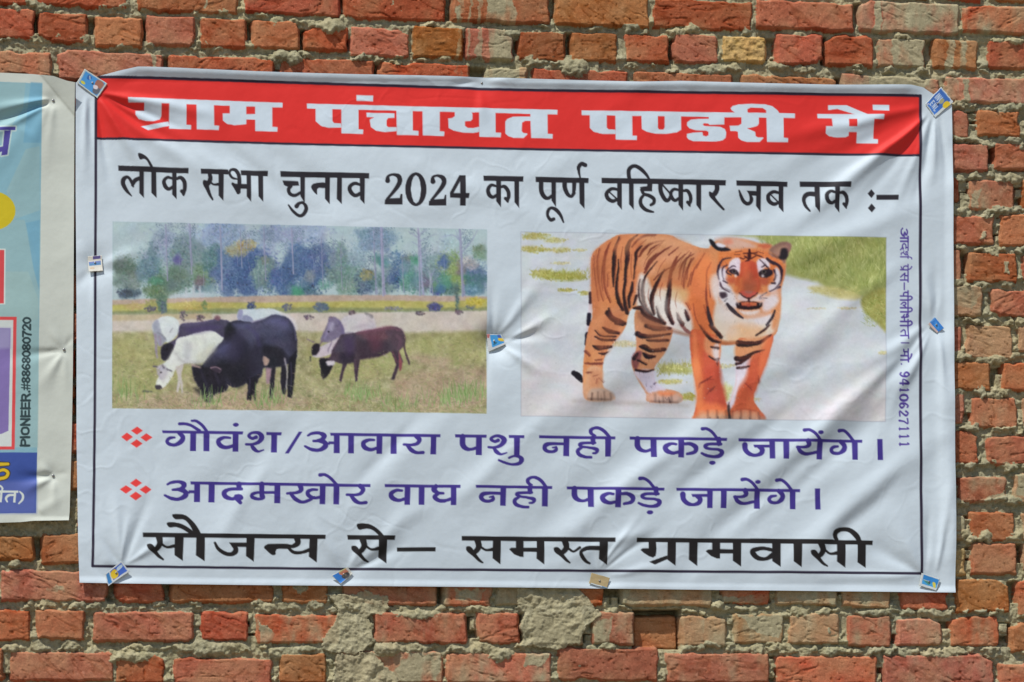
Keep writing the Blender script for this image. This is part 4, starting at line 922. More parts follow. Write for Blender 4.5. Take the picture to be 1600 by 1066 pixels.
    P('N520,830,24 570,890,42 640,950,30 695,985,14;N1050,900,10 1020,980,24 960,1060,22;N300,870,14 320,980,38 350,1060,36', (48, 38, 46), 3, .85); P('N440,600,10 470,660,16 540,700,10;N1095,610,16 1050,660,12 1000,690,8', (70, 50, 62), 3, .8); P('C438,708 498,706 516,744 470,768 442,744', (56, 40, 52), 5, .9)
    A = view(1060, 510, 200, full=1421)
    P('C380,0 620,10 640,100 560,140 470,60', (212, 196, 182), 20, .6); P('C640,500 740,480 720,600 660,680 600,760 560,840 520,850 610,640', (214, 210, 220), 10, .6); P('C350,270 420,260 420,400 370,350', (212, 204, 206), 8, .6)
    A = view(880, 360, 200, full=1421)
    P('C840,560 900,640 900,840 960,940 880,900 830,760', (216, 210, 202), 12, .5); P('C990,800 1120,760 1120,960 1080,1000 1000,900', (216, 212, 206), 14, .6); P('C1180,860 1290,900 1330,1040 1200,1000', (214, 206, 198), 14, .55)
    big = view(790, 350, 620)
    body = [(big, 'C338,140 372,96 430,58 470,48 640,48 700,72 800,104 900,90 1040,100 1095,260 1098,370 1068,462 930,486 860,490 742,446 650,424 560,368 498,350 470,430 400,520 382,590 384,660 420,690 424,712 318,714 303,640 310,520 328,420 342,370 336,250'), (big, 'C515,355 600,370 662,420 655,480 630,530 595,580 592,620 694,722 570,722 512,610 498,555;C738,438 800,440 858,478 852,600 872,700 896,794 758,794 766,700 744,560;C926,474 1000,476 1070,452 1050,540 1012,640 992,712 1030,790 894,794 884,745 920,640')]
    nx_, ny_ = 790 + 960 * s, 350 + 270 * s
    def flow(x, y):
        d = np.hypot(x - nx_, y - ny_)
        return np.where(d < 75, np.arctan2(y - ny_, x - nx_), np.where(y > 530, 1.6, 2.2))
    hair(cv, rng, body, 3600, (2.0, 5.5), .10, flow, .75, .5)
    # crisp grass
    n = 900
    xs, ys = R(1015, 1535, n), R(60, 330, n)
    keep = (ys < 195 + (xs - 1100) * 0.24) & (xs > 1155 + .35 * (160 - ys).clip(0))
    xs, ys = xs[keep], ys[keep]; n = len(xs)
    cv.blades(790 + xs * s, 350 + ys * s, rng.randn(n) * 3, -R(2, 11, n), R(.6, 1.3, n), pal[rng.randint(0, 5, n)] + rng.randn(n, 1) * 20, .6)
    n = 260
    cv.blades(790 + s * R(1440, 1530, n), 350 + s * R(290, 420, n), rng.randn(n) * 3, -R(0, 6, n), R(.6, 1.3, n), pal[rng.randint(0, 5, n)] + rng.randn(n, 1) * 20, .6)
    n = 140
    cv.blades(790 + s * R(1220, 1420, n), 350 + s * (275 + R(-14, 14, n)), rng.randn(n) * 3, -R(0, 4, n), R(.6, 1.1, n), np.array((176, 168, 104)) + rng.randn(n, 1) * 16, .6)
    n = 160
    cv.dots(790 + s * R(60, 1530, n), 350 + s * R(330, 790, n), R(.4, 1.1, n), np.array((186, 186, 188)) + rng.randn(n, 1) * 14, .35)
    cv.clip = None
    line = TIGER_Q + TIGER_Q[:1]
    cv.region = TIGER
    cv.put(cv.d_stroke([(x, y, 1.0) for x, y in line]), (150, 156, 170), 1.0, .6)
    cv.region = None

# ------------------------------------------------------------------ the print of the second poster and of the card scraps
SANS = {
 'P': (.667, 'N.1,0,.2 .1,1,.2;N.1,.08,.17 .4,.08,.17 .58,.17,.18 .58,.42,.18 .4,.52,.17 .1,.52,.17'),
 'I': (.278, 'N.14,0,.2 .14,1,.2'),
 'O': (.778, 'N.39,.07,.17 .14,.25,.19 .14,.75,.19 .39,.93,.17 .64,.75,.19 .64,.25,.19 .39,.07,.17'),
 'N': (.722, 'N.12,0,.19 .12,1,.19;N.12,.05,.19 .6,.95,.19;N.6,0,.19 .6,1,.19'),
 'E': (.667, 'N.12,0,.2 .12,1,.2;N.12,.08,.17 .58,.08,.17;N.12,.5,.17 .54,.5,.17;N.12,.92,.17 .6,.92,.17'),
 'R': (.722, 'N.12,0,.2 .12,1,.2;N.12,.08,.17 .42,.08,.17 .58,.17,.18 .58,.4,.18 .42,.5,.17 .12,.5,.17;N.4,.52,.18 .64,1,.2'),
 '.': (.278, 'N.14,.9,.2 .14,.92,.2'),
 '#': (.556, 'N.2,0,.1 .12,1,.1;N.44,0,.1 .36,1,.1;N.02,.32,.11 .54,.32,.11;N.0,.68,.11 .52,.68,.11'),
 '8': (.556, 'N.28,.06,.15 .1,.22,.16 .28,.46,.15 .46,.22,.16 .28,.06,.15;N.28,.48,.15 .08,.72,.17 .28,.94,.15 .48,.72,.17 .28,.48,.15'),
 '6': (.556, 'N.46,.18,.15 .3,.06,.15 .1,.35,.17 .1,.72,.17 .28,.94,.15 .47,.7,.17 .28,.46,.14 .12,.62,.15'),
 '0': (.556, 'N.28,.06,.15 .09,.3,.17 .09,.7,.17 .28,.94,.15 .47,.7,.17 .47,.3,.17 .28,.06,.15'),
 '7': (.556, 'N.05,.08,.16 .5,.08,.16;N.48,.12,.16 .28,.5,.17 .2,1,.18'),
 '2': (.556, 'N.07,.28,.15 .14,.1,.15 .32,.06,.15 .47,.25,.17 .3,.58,.16 .08,.9,.15;N.06,.92,.16 .5,.92,.16'),
}
def print_poster(cv):
    W = (192, 198, 190)
    edge = [(-400, 127), (0, 129.5), (40, 131), (65.5, 132.6), (64, 270), (62.5, 400), (61, 500), (59, 640), (58, 708), (56.2, 802), (0, 803), (-400, 806)]
    cv.region = 1
    cv.put(cv.d_poly(edge), (126, 168, 182))
    cv.paint(((1, 0, 0), (0, 1, 0)), 'P-400,127 40,131 36,170 -20,260 -400,230;P10,300 40,235 62,230 62,330 20,345;P-60,345 38,345 62,420 60,500 -60,520', (142, 172, 174), 3, .7)
    cv.paint(((1, 0, 0), (0, 1, 0)), 'P48,130 66,131 64,225 36,225;P40,350 62,345 61,455 52,420', (108, 158, 182), 4, .8)
    cv.paint(((1, 0, 0), (0, 1, 0)), 'P-60,425 44,426 60,470 60,640 59,700 -60,700', (150, 178, 176), 4, .7)
    P1 = view(0, 110, 160, full=1066)
    glyph = 'P-400,600 160,600 157,635 -400,632;P45,640 112,635 75,890 12,900 30,800;N-140,660,60 -130,780,60 -60,840,60 30,830,50'
    cv.region = 2
    for k, q in cv.ops(P1, glyph):
        cv.fpad = 8
        cv.put((lambda r: (r[0], r[1] - 4.5) if r else None)(cv.d_stroke(q) if k == 'N' else cv.d_poly(q)), (176, 196, 192), 2.0, .9)
        cv.fpad = 0
    cv.word(P1, glyph, (70, 64, 138))
    cv.region = 3
    cv.word(((1, 0, 0), (0, 1, 0)), 'E-12,331,36,30.5', (192, 174, 34))
    cv.region = 4
    cv.paint(((1, 0, 0), (0, 1, 0)), 'P-200,389 8.6,390 8,477 -200,478', (196, 208, 204), 1)
    cv.word(((1, 0, 0), (0, 1, 0)), 'P-200,391 6.6,392 5.8,475.5 -200,476', (196, 70, 74))
    cv.region = 5
    cv.word(((1, 0, 0), (0, 1, 0)), 'P-200,495.5 25.8,496.4 22.8,703.4 -200,704', (204, 72, 74))
    cv.word(((1, 0, 0), (0, 1, 0)), 'P-200,500.5 20.6,501.3 17.8,698.6 -200,699', (196, 204, 202))
    cv.word(((1, 0, 0), (0, 1, 0)), 'P-200,511 16.4,514 13,674 2,679 -200,684', (124, 108, 166))
    cv.paint(((1, 0, 0), (0, 1, 0)), 'P-200,511 16.4,514 16,545 -200,560', (150, 146, 182), 12, .8)
    cv.region = 6
    cv.word(((1, 0, 0), (0, 1, 0)), 'P-400,706 57.8,708 56,802.4 -400,806', (58, 80, 150))
    cv.paint(((1, 0, 0), (0, 1, 0)), 'P-400,756 57,752 56,802.4 -400,806', (92, 104, 166), 14, .7)  # highlight on the navy band, painted in as a paler lower half
    P6 = view(0, 660, 160, full=898)
    cv.region = 7
    cv.word(P6, 'N-60,372,44 20,372,34 70,370,30;N-40,380,40 -20,430,30 30,420,30 68,445,34 50,485,34 -10,500,34', (60, 52, 40), 1.35)
    cv.word(P6, 'N-60,372,40 20,372,28 70,370,24;N-40,380,36 -20,430,24 30,420,26 68,445,28 50,485,28 -10,500,28', (206, 176, 40))
    cv.region = 8
    cv.word(P6, 'P-300,600 160,603 158,622 -300,620;P2,610 22,610 14,706 -6,706;N-40,600,18 -10,560,16 20,580,16 14,610,16;P122,610 142,610 134,706 114,706;N120,640,18 75,645,22 52,670,20 62,700,14;N172,612,12 198,640,20 196,680,20 164,716,12', (202, 210, 204))
    cv.region = 9
    em = 18.55; pos = 0.0
    for ch in 'PIONEER.#8868080720':
        w, st = SANS[ch]
        y = 699.5 - pos * em
        t = (699.5 - y) / 203.0
        xl = 32.2 + 3.0 * t
        cv.word(((0, 13.2, xl), (-em, 0, y - 0.4)), st, (44, 62, 66), 1.2)
        pos += w
    cv.region = None

# card scraps: outline in photo pixels (clockwise from its own top left), nail point, drawing in unit coordinates of the card
CARDS = [
 dict(q=[(132.2,109.4),(167.6,132.4),(151.9,155.1),(119.7,130.8)], nail=(.52,.45), lift=5, fold=None, base=(182,190,186), label='blue card scrap with a brown patch on the top left corner of the banner',
   art=[('P.07,.08 .93,.05 .94,.93 .08,.92',(70,140,200)),('C.62,.1 .9,.12 .9,.5 .75,.62 .62,.45',(150,100,84)),('C.66,.55 .9,.5 .9,.86 .7,.86',(92,94,104)),('C.6,.5 .74,.42 .8,.58 .66,.66',(206,196,200)),('E.2,.76,.1,.09',(196,190,70)),('C.24,.16 .4,.2 .34,.42 .24,.4',(52,96,160)),('N.3,.2,.05 .36,.34,.05',(170,180,190))]),
 dict(q=[(1468.8,137.3),(1487.9,160.9),(1459.4,185.3),(1444,163.9)], nail=(.5,.55), lift=6, fold=None, base=(188,196,198), label='blue card scrap with pale lettering and yellow disc on the banner top right corner',
   art=[('P.03,.05 .84,.04 .84,.95 .05,.95',(58,100,172)),('P.03,.7 .84,.72 .84,.95 .05,.95',(62,112,190)),('E.86,.3,.17,.17',(206,178,44)),('C.42,.3 .6,.24 .66,.42 .5,.5',(150,150,120)),
        ('N.16,.24,.05 .16,.5,.05;N.24,.5,.05 .24,.24,.05 .34,.5,.05 .34,.24,.05;N.44,.24,.05 .42,.36,.05 .48,.5,.05;N.2,.62,.05 .2,.84,.05;N.2,.62,.05 .3,.62,.05;N.2,.73,.05 .29,.73,.05;N.2,.84,.05 .3,.84,.05;N.4,.84,.05 .4,.62,.05 .5,.84,.05 .5,.62,.05;N.6,.62,.05 .6,.84,.05 .7,.84,.05',(182,196,214)),('E.12,.9,.04,.04',(200,190,200))]),
 dict(q=[(137.0,402.0),(158.6,400.4),(160.4,424.6),(138.2,426.0)], nail=(.5,.45), lift=5, fold=(0,.28), base=(214,212,202), label='folded white card scrap with a blue stripe on the left border line of the banner',
   art=[('P.36,.02 .9,.0 .9,.2 .36,.22',(92,84,142)),('P.04,.36 .9,.33 .9,.6 .06,.62',(96,140,184)),('P.04,.36 .9,.33 .9,.44 .04,.46',(122,136,190)),('C.14,.74 .4,.74 .4,.84 .14,.84',(206,186,160))]),
 dict(q=[(759.0,523.6),(781.5,524.6),(788.0,539.5),(761.2,551.6)], nail=(.42,.48), lift=5, fold=None, base=(190,194,196), label='blue card scrap with a yellow fleck nailed between the two pictures of the banner',
   art=[('P.2,.05 .94,.02 .97,.82 .25,.84',(66,146,206)),('P.0,.0 .22,.0 .12,.24 .0,.2',(178,104,104)),('C.72,.3 .95,.36 .98,.66 .7,.5',(214,186,64)),('C.7,.05 .9,.05 .9,.3 .74,.26',(66,92,168)),('E.42,.4,.04,.05',(190,226,236)),('C.34,.62 .56,.56 .56,.66 .36,.74',(50,110,140))]),
 dict(q=[(1458.4,496.6),(1472.4,514.0),(1462.0,521.5),(1447.8,507.4)], nail=(.5,.4), lift=5, fold=(0,.72), base=(72,136,204), label='torn plain blue card scrap with a brown flap on the right margin of the banner',
   art=[('P0,0 1,0 1,.74 0,.72',(54,122,200)),('C.3,.2 .7,.3 .8,.6 .4,.6',(66,142,214)),('P0,.72 1,.76 1,1 0,1',(188,164,154)),('P.0,.0 .12,.0 .1,.7 .0,.7',(96,150,210))]),
 dict(q=[(188.6,877.4),(202.2,893.2),(168.6,916.6),(164.0,897.6)], nail=(.5,.5), lift=5, fold=(1,.72), base=(184,190,194), label='folded blue and yellow card scrap nailed at the bottom left corner of the white banner',
   art=[('P.1,.06 .86,.06 .84,.5 .1,.5',(64,100,186)),('P.1,.4 .86,.42 .84,.72 .1,.72',(66,80,160)),('C.2,.46 .72,.44 .8,.66 .5,.76 .2,.7',(204,176,46)),('C.2,.1 .4,.12 .44,.4 .22,.36',(170,190,206)),('P.08,.8 .92,.8 .9,.97 .1,.97',(58,118,172))]),
 dict(q=[(517.2,900.0),(541.6,886.6),(550.0,896.4),(531.3,913.2)], nail=(.55,.5), lift=5, fold=(0,.8), base=(190,190,180), label='blue card scrap with a tan patch nailed on the bottom margin under the black dash',
   art=[('P.02,.04 .5,.04 .5,.96 .02,.96',(52,118,196)),('C.42,.1 .9,.06 .92,.5 .6,.6 .42,.4',(194,128,104)),('C.4,.5 .8,.5 .8,.95 .42,.92',(66,66,72)),('E.56,.62,.12,.16',(120,112,100)),('P.86,.0 1,.0 1,1 .9,1',(208,210,204)),('P.4,.0 .9,.0 .9,.1 .45,.14',(176,176,120))]),
 dict(q=[(922.8,895.6),(951.4,903.6),(946.6,920.0),(918.6,912.2)], nail=(.52,.52), lift=5, fold=None, base=(166,150,112), label='plain brown back of a card scrap with a bright nail on the banner bottom margin',
   art=[('P.02,.0 1,.02 .98,.9 .0,.86',(168,150,112)),('P.1,.9 .98,.92 .98,1 .1,1',(190,204,214)),('P.7,.92 .98,.93 .98,1 .74,1',(60,120,170))]),
 dict(q=[(1437.6,896.0),(1466.4,904.8),(1460.8,923.4),(1434.0,915.4)], nail=(.5,.5), lift=5, fold=None, base=(190,198,200), label='bright blue card scrap with a white border nailed at the banner bottom right corner',
   art=[('P.12,.06 .97,.1 .95,.82 .12,.8',(48,124,190)),('P.12,.5 .95,.55 .95,.82 .12,.8',(66,150,206)),('C.68,.44 .84,.46 .9,.8 .78,.8',(200,188,76)),('C.16,.48 .4,.44 .56,.6 .5,.74 .3,.6',(70,130,120)),('N.18,.46,.05 .4,.46,.04',(190,204,210))]),
]
CARD_GROUP = 'card scraps nailed over the edges of the banner'

# ------------------------------------------------------------------ photo pixels <-> the wall plane (y = 0), mesh and material helpers
F3, R3, U3, C3 = (np.array(v, dtype=np.float64) for v in (_f, _r, _u, CAM))
def on_wall(px, py, out=0.0):
    """point of the plane lying `out` metres in front of the wall that the photo shows at pixel px, py"""
    a = (np.asarray(px, float) - 800.0) / FPX; b = (533.0 - np.asarray(py, float)) / FPX
    d = F3 + a[..., None] * R3 + b[..., None] * U3
    t = (-out - C3[1]) / d[..., 1]
    return C3 + t[..., None] * d
def off_wall(px, py, out):
    """wall point shifted straight out from the wall"""
    p = on_wall(px, py)
    p[..., 1] -= out
    return p
def to_px(p):
    v = p - C3
    z = v @ F3
    return 800.0 + FPX * (v @ R3) / z, 533.0 - FPX * (v @ U3) / z

def link(ob, parent=None):
    scene.collection.objects.link(ob)
    if parent is not None: ob.parent = parent
    return ob
def tag(ob, label=None, cat=None, group=None, kind=None):
    if label: ob['label'] = label
    if cat: ob['category'] = cat
    if group: ob['group'] = group
    if kind: ob['kind'] = kind
    return ob
def empty(name, loc):
    e = bpy.data.objects.new(name, None)
    e.empty_display_size = 0.1
    e.location = loc
    return link(e)
def mesh_ob(name, verts, faces, mat, parent=None, attrs=None, smooth=True, origin=None):
    """verts (n,3) world, faces (m,k) int array; attrs name -> (n,3) linear colours or (n,) floats"""
    verts = np.asarray(verts, np.float32); faces = np.asarray(faces, np.int32)
    if origin is None and parent is not None: origin = tuple(parent.location)
    if origin is not None: verts = verts - np.asarray(origin, np.float32)
    me = bpy.data.meshes.new(name)
    nf, k = faces.shape
    me.vertices.add(len(verts)); me.vertices.foreach_set('co', verts.ravel())
    me.loops.add(nf * k); me.loops.foreach_set('vertex_index', faces.ravel())
    me.polygons.add(nf); me.polygons.foreach_set('loop_start', np.arange(0, nf * k, k, dtype=np.int32))
    if smooth: me.polygons.foreach_set('use_smooth', np.ones(nf, bool))
    for an, arr in (attrs or {}).items():
        arr = np.asarray(arr, np.float32)
        if arr.ndim == 2:
            at = me.color_attributes.new(an, 'FLOAT_COLOR', 'POINT')
            at.data.foreach_set('color', np.hstack([arr, np.ones((len(arr), 1), np.float32)]).ravel())
        else:
            at = me.attributes.new(an, 'FLOAT', 'POINT'); at.data.foreach_set('value', arr)
    me.update(); me.validate()
    me.materials.append(mat)
    ob = bpy.data.objects.new(name, me)
    if origin is not None and parent is None: ob.location = origin
    return link(ob, parent)
def sub_mesh(V, Fc, keep, attrs):
    f = Fc[keep]
    used = np.zeros(len(V), bool); used[f.ravel()] = True
    idx = np.cumsum(used) - 1
    return V[used], idx[f], {k: a[used] for k, a in attrs.items()}
def grid_faces(nr, nc):
    i = np.arange(nr * nc).reshape(nr, nc)
    return np.stack([i[:-1, :-1], i[1:, :-1], i[1:, 1:], i[:-1, 1:]], -1).reshape(-1, 4)

def new_mat(name):
    mt = bpy.data.materials.new(name); mt.use_nodes = True
    nt = mt.node_tree
    return mt, nt, nt.nodes['Principled BSDF']
def N(nt, t, **kw):
    n = nt.nodes.new(t)
    for k, v in kw.items(): setattr(n, k, v)
    return n
def printed_mat(name, rough, spec, weave, bump):
    mt, nt, b = new_mat(name)
    at = N(nt, 'ShaderNodeVertexColor', layer_name='print')
    tc = N(nt, 'ShaderNodeTexCoord')
    n1 = N(nt, 'ShaderNodeTexNoise'); n1.inputs['Scale'].default_value = 4.0; n1.inputs['Detail'].default_value = 9; n1.inputs['Roughness'].default_value = .62
    mr = N(nt, 'ShaderNodeMapRange'); mr.inputs['From Min'].default_value = .3; mr.inputs['From Max'].default_value = .7; mr.inputs['To Min'].default_value = 0.92; mr.inputs['To Max'].default_value = 1.04
    mx = N(nt, 'ShaderNodeMix', data_type='RGBA', blend_type='MULTIPLY'); mx.inputs['Factor'].default_value = 1.0
    nt.links.new(tc.outputs['Object'], n1.inputs['Vector'])
    nt.links.new(n1.outputs['Fac'], mr.inputs['Value'])
    nt.links.new(at.outputs['Color'], mx.inputs['A']); nt.links.new(mr.outputs['Result'], mx.inputs['B'])
    nt.links.new(mx.outputs['Result'], b.inputs['Base Color'])
    n2 = N(nt, 'ShaderNodeTexNoise'); n2.inputs['Scale'].default_value = weave; n2.inputs['Detail'].default_value = 3
    bp = N(nt, 'ShaderNodeBump'); bp.inputs['Strength'].default_value = bump; bp.inputs['Distance'].default_value = 0.002
    nt.links.new(tc.outputs['Object'], n2.inputs['Vector']); nt.links.new(n2.outputs['Fac'], bp.inputs['Height'])
    nt.links.new(bp.outputs['Normal'], b.inputs['Normal'])
    b.inputs['Roughness'].default_value = rough; b.inputs['Specular IOR Level'].default_value = spec
    return mt
VINYL_M = printed_mat('printed_vinyl', 0.58, 0.25, 90.0, 0.14)
CARD_M = printed_mat('printed_card', 0.4, 0.4, 300.0, 0.1)
NAIL_M, _nt, _b = new_mat('nail_steel')
_b.inputs['Base Color'].default_value = (0.35, 0.34, 0.33, 1); _b.inputs['Metallic'].default_value = 1.0; _b.inputs['Roughness'].default_value = 0.35
_n = N(_nt, 'ShaderNodeTexNoise'); _n.inputs['Scale'].default_value = 400
_mr = N(_nt, 'ShaderNodeMapRange'); _mr.inputs['To Min'].default_value = .25; _mr.inputs['To Max'].default_value = .5
_nt.links.new(_n.outputs['Fac'], _mr.inputs['Value']); _nt.links.new(_mr.outputs['Result'], _b.inputs['Roughness'])

def albedo(srgb):
    return np.clip(s2l(np.clip(srgb, 0, 255)) / KILL, 0.004, 0.92)

# ------------------------------------------------------------------ the brick wall: a real relief of bricks and squeezed-out mortar
def row_slope(y): return 3.5e-5 * (1185.0 - y)
# traced rows, photo pixels: x0,y0,x1,y1 (mean top and bottom) [tone] [cement wash]
ROWS_TXT = [
'-150,-44,199,6 215,-42,372,19 383,-36,531,23 537,-34,697,31 707,-32,859,35,t,.12 867,-14,1015,41,o 1021,0,1176,46 1182,2,1335,46 1344,3,1499,51,p,.35 1504,10,1660,53,r,.3 1668,12,1820,56',
'-110,10,-28,58 -20,12,55,59 61,19,136,66 149,27,222,72,o 229,25,305,71 314,29,386,75 395,32,469,77 476,40,545,79,r 548,42,642,88 646,42,724,90,o 728,44,803,93,p,.12 811,49,885,95 894,51,965,96 977,53,1046,97 1053,53,1122,99,p 1129,57,1197,97,y 1213,53,1286,101 1291,55,1365,103 1371,59,1446,105,p,.3 1460,61,1530,107,o,.2 1543,64,1620,107 1628,66,1702,109 1710,68,1790,112',
'-80,78,80,119,p,.15 90,80,257,127,p 265,88,428,136 437,91,585,141 592,98,735,144,r 757,104,826,148,w,.3 832,108,982,155 990,113,1147,160 1157,118,1308,164 1317,118,1470,164,p,.6 1477,121,1640,161,p,.2 1648,124,1800,166',
'R,1410,171,1515,213,p 1526,172,1596,213 1604,174,1680,215 1690,176,1760,217',
'R,1390,223,1546,267 1554,224,1700,266 1708,228,1850,270',
'R,1420,275,1500,313 1514,281,1586,328,p,.2 1598,282,1670,328 1680,284,1750,330',
'R,1400,335,1554,381,p 1562,336,1710,385,o',
'R,1425,387,1503,438,p 1513,394,1590,442 1597,398,1670,440 1680,400,1750,442',
'R,1390,444,1538,494,w,.3 1549,454,1700,496,p',
'R,1430,508,1503,553,p 1508,508,1583,561,w,.1 1592,508,1660,551,w 1670,510,1740,555',
'R,1395,564,1549,609 1567,569,1720,612,r',
'R,1430,614,1508,664,p 1517,621,1590,669,p,.2 1598,622,1675,668,w',
'R,1380,673,1531,723 1541,681,1700,728,p',
'R,1400,735,1490,782,w,.3 1497,745,1573,785,p,.25 1584,740,1665,787,w,.5',
'R,1430,805,1509,844,w,.5 1516,800,1587,845,o 1596,802,1670,848,w,.3',
'-60,838,53,876,o 65,833,150,881,o 160,836,235,882 243,838,320,884 330,840,405,886 R 1440,853,1511,899,y,.2 1518,848,1590,898,p 1600,850,1680,900,w',
'-110,891,-8,940 2,891,168,940,p 181,893,257,941 267,894,428,942 440,896,512,943 535,898,683,946,p,.15 692,899,770,948,r,.45 775,900,880,946,g,.9 897,900,944,946,r 970,902,1113,947,w,.5 1125,904,1203,945,r,.2 1212,904,1308,946,w,.4 1311,905,1392,951,w,.3 1408,906,1483,953 1492,905,1578,957,o 1590,908,1670,962',
'-70,953,47,1001 57,953,132,1000 146,956,303,1003 315,956,388,1001 399,960,530,1005,r,.3 585,957,730,1006,p,.2 745,957,812,1006,p 830,960,912,1008,g,.85 925,956,992,1007,m,.35 993,962,1062,1015,hole 1065,962,1136,1010,w,.35 1146,958,1225,1006,w,.6 1230,958,1312,1006,w,.2 1324,962,1393,1011,p,.3 1402,966,1473,1010,p,.2 1486,963,1562,1011,r,.3 1580,973,1650,1020,o 1660,970,1760,1018',
'-70,1012,6,1062 15,1018,178,1064 180,1023,257,1068 272,1028,426,1071 438,1022,511,1068 523,1017,693,1067,p,.5 696,1020,862,1068,p,.25 871,1012,1030,1064,m 1040,1020,1203,1068,p,.15 1212,1025,1372,1070,r,.1 1380,1023,1553,1071,m,.15 1560,1038,1700,1084,p',
]
TONES = {'n': (164, 88, 64), 'o': (160, 104, 68), 'r': (172, 88, 60), 'p': (168, 104, 82), 'm': (156, 96, 78), 'w': (168, 132, 102), 'y': (190, 160, 104), 'g': (154, 134, 108), 't': (156, 96, 68)}
MORTAR = (150, 144, 116)
rngw = np.random.RandomState(11)
BRICKS = []          # x0,y0,x1,y1,slope,tone,wash,height(mm),seed
GAPS = []            # empty head joints
def add_row(bl):
    bl.sort(key=lambda b: b[0])
    for b in bl:
        BRICKS.append(b)
    for a, b in zip(bl[:-1], bl[1:]):
        if 2 < b[0] - a[2] < 34:
            sl = a[4]
            GAPS.append((a[2] - 2, max(a[1] + sl * (a[2] - (a[0] + a[2]) / 2), b[1]) + 1, b[0] + 2, min(a[3], b[3]) - 1, rngw.rand()))
def mk(x0, y0, x1, y1, tone='n', wash=0.0):
    h = rngw.uniform(-2.5, 3.0)
    if tone == 'hole': h, tone = -27.0, 'o'
    if tone == 'n': tone = 'nnnopt'[rngw.randint(6)]
    return (x0, y0, x1, y1, row_slope((y0 + y1) / 2), tone, wash, h, rngw.randint(1000))
def filler(x, xe, y, pitch, off, k):
    out = []
    st = k % 2 == 0
    while x < xe:
        w = (155 if st else 74) + rngw.uniform(-4, 4)
        yy = y + row_slope(y) * (x + w / 2 - off)
        out.append(mk(x, yy + rngw.uniform(-2, 2), x + w, yy + pitch - 11 + rngw.uniform(-2, 2), 'n', 0.12 * rngw.rand()))
        x += w + rngw.uniform(7, 11)
    return out
for k, txt in enumerate(ROWS_TXT):
    row = []; toks = txt.replace('R,', 'R ').split()
    split = toks[0] == 'R' or 'R' in toks
    for t in toks:
        if t == 'R': continue
        v = t.split(',')
        row.append(mk(*[float(q) for q in v[:4]], *(v[4:5]), *[float(q) for q in v[5:6]]))
    lo, hi = min(b[0] for b in row), max(b[2] for b in row)
    y0 = 79 + 58 * (k - 2)
    row += filler(-1500 - rngw.uniform(0, 120), min(lo, -30) - 84, y0, 58, 0, k)
    yr = np.mean([b[1] for b in row if b[2] > 1300]) if k else 8
    row += filler(hi + 9, 3200, yr - row_slope(yr) * 100, 58, 1600, k)
    if split:
        right = [b for b in row if 1300 < b[0]]; xr = min(b[0] for b in right); yr = right[0][1]
        x = -20 - rngw.uniform(0, 60) if toks[0] == 'R' else 414
        while x < xr - 60:
            w = 155 if k % 2 == 0 else 74
            if x + w > xr - 8: w = xr - 8 - x
            f = (x + w / 2) / 1500
            yy = y0 * (1 - f) + yr * f
            row.append(mk(x, yy, x + w, yy + 47)); x += w + 9
        if toks[0] == 'R' : row = [b for b in row if not (b[0] < -40 and b[2] > -30)]
    add_row(row)
for k in range(1, 17):
    add_row(filler(-1500 - rngw.uniform(0, 120), 3200, -44 - 58 * k, 58, 300, k))
for k in range(1, 17):
    add_row(filler(-1500 - rngw.uniform(0, 120), 3200, 1018 + 58 * k, 58, 800, k + 1))

LUMPS = []           # squeezed-out mortar blobs: x, y, rx, ry, mm
def lumps_along(x0, x1, y, n, r=(4, 11), h=(5, 13)):
    for _ in range(n):
        x = rngw.uniform(x0, x1)
        a = rngw.uniform(*r)
        LUMPS.append((x, y + row_slope(y) * (x - (x0 + x1) / 2) + rngw.uniform(-5, 5), a * rngw.uniform(.9, 2.0), a * rngw.uniform(.55, .9), rngw.uniform(*h)))
for y, n in ((13, 14), (66, 16)): lumps_along(0, 420, y, n, (4, 9), (4, 9))
lumps_along(400, 800, 40, 10); lumps_along(400, 800, 90, 14, (4, 9)); lumps_along(800, 1200, 46, 9); lumps_along(800, 1200, 102, 12); lumps_along(1200, 1600, 56, 8); lumps_along(1200, 1600, 110, 13, (4, 8))
for k in range(3, 16):
    lumps_along(1480, 1620, 165 + 56 * (k - 3), 12, (3, 10), (5, 14))
lumps_along(0, 430, 946, 16, (4, 9), (3, 8)); lumps_along(0, 430, 1012, 22, (4, 10), (4, 10)); lumps_along(400, 830, 950, 26, (5, 12), (4, 10)); lumps_along(400, 830, 1012, 26, (5, 12), (4, 10))
lumps_along(830, 1240, 952, 18, (4, 9), (3, 9)); lumps_along(900, 1240, 1012, 26, (4, 9), (4, 10)); lumps_along(1200, 1620, 955, 30, (4, 10), (4, 12)); lumps_along(1200, 1620, 1018, 40, (4, 11), (5, 13))
LUMPS += [(520, 40, 22, 12, 20), (438, 88, 18, 9, 16), (456, 92, 16, 10, 18), (895, 106, 26, 14, 18), (605, 1016, 24, 13, 18), (655, 962, 42, 9, 13), (780, 1022, 20, 12, 14), (205, 1026, 40, 10, 12), (330, 1012, 60, 12, 10), (470, 918, 14, 12, 10), (1300, 985, 8, 20, 8), (20, 880, 10, 8, 14), (1122, 944, 9, 9, 14)]
for x0, y0, x1, y1, r in GAPS:
    if 900 < y0 < 1066 or (x0 > 1480 and 160 < y0 < 900):
        for _ in range(rngw.randint(1, 5)): LUMPS.append((rngw.uniform(x0 + 3, x1 - 2), rngw.uniform(y0, y1), rngw.uniform(3, 6), rngw.uniform(3, 7), rngw.uniform(-8, 4)))
LUMPS = [l for l in LUMPS if not (985 < l[0] < 1070 and 946 < l[1] < 1018)]
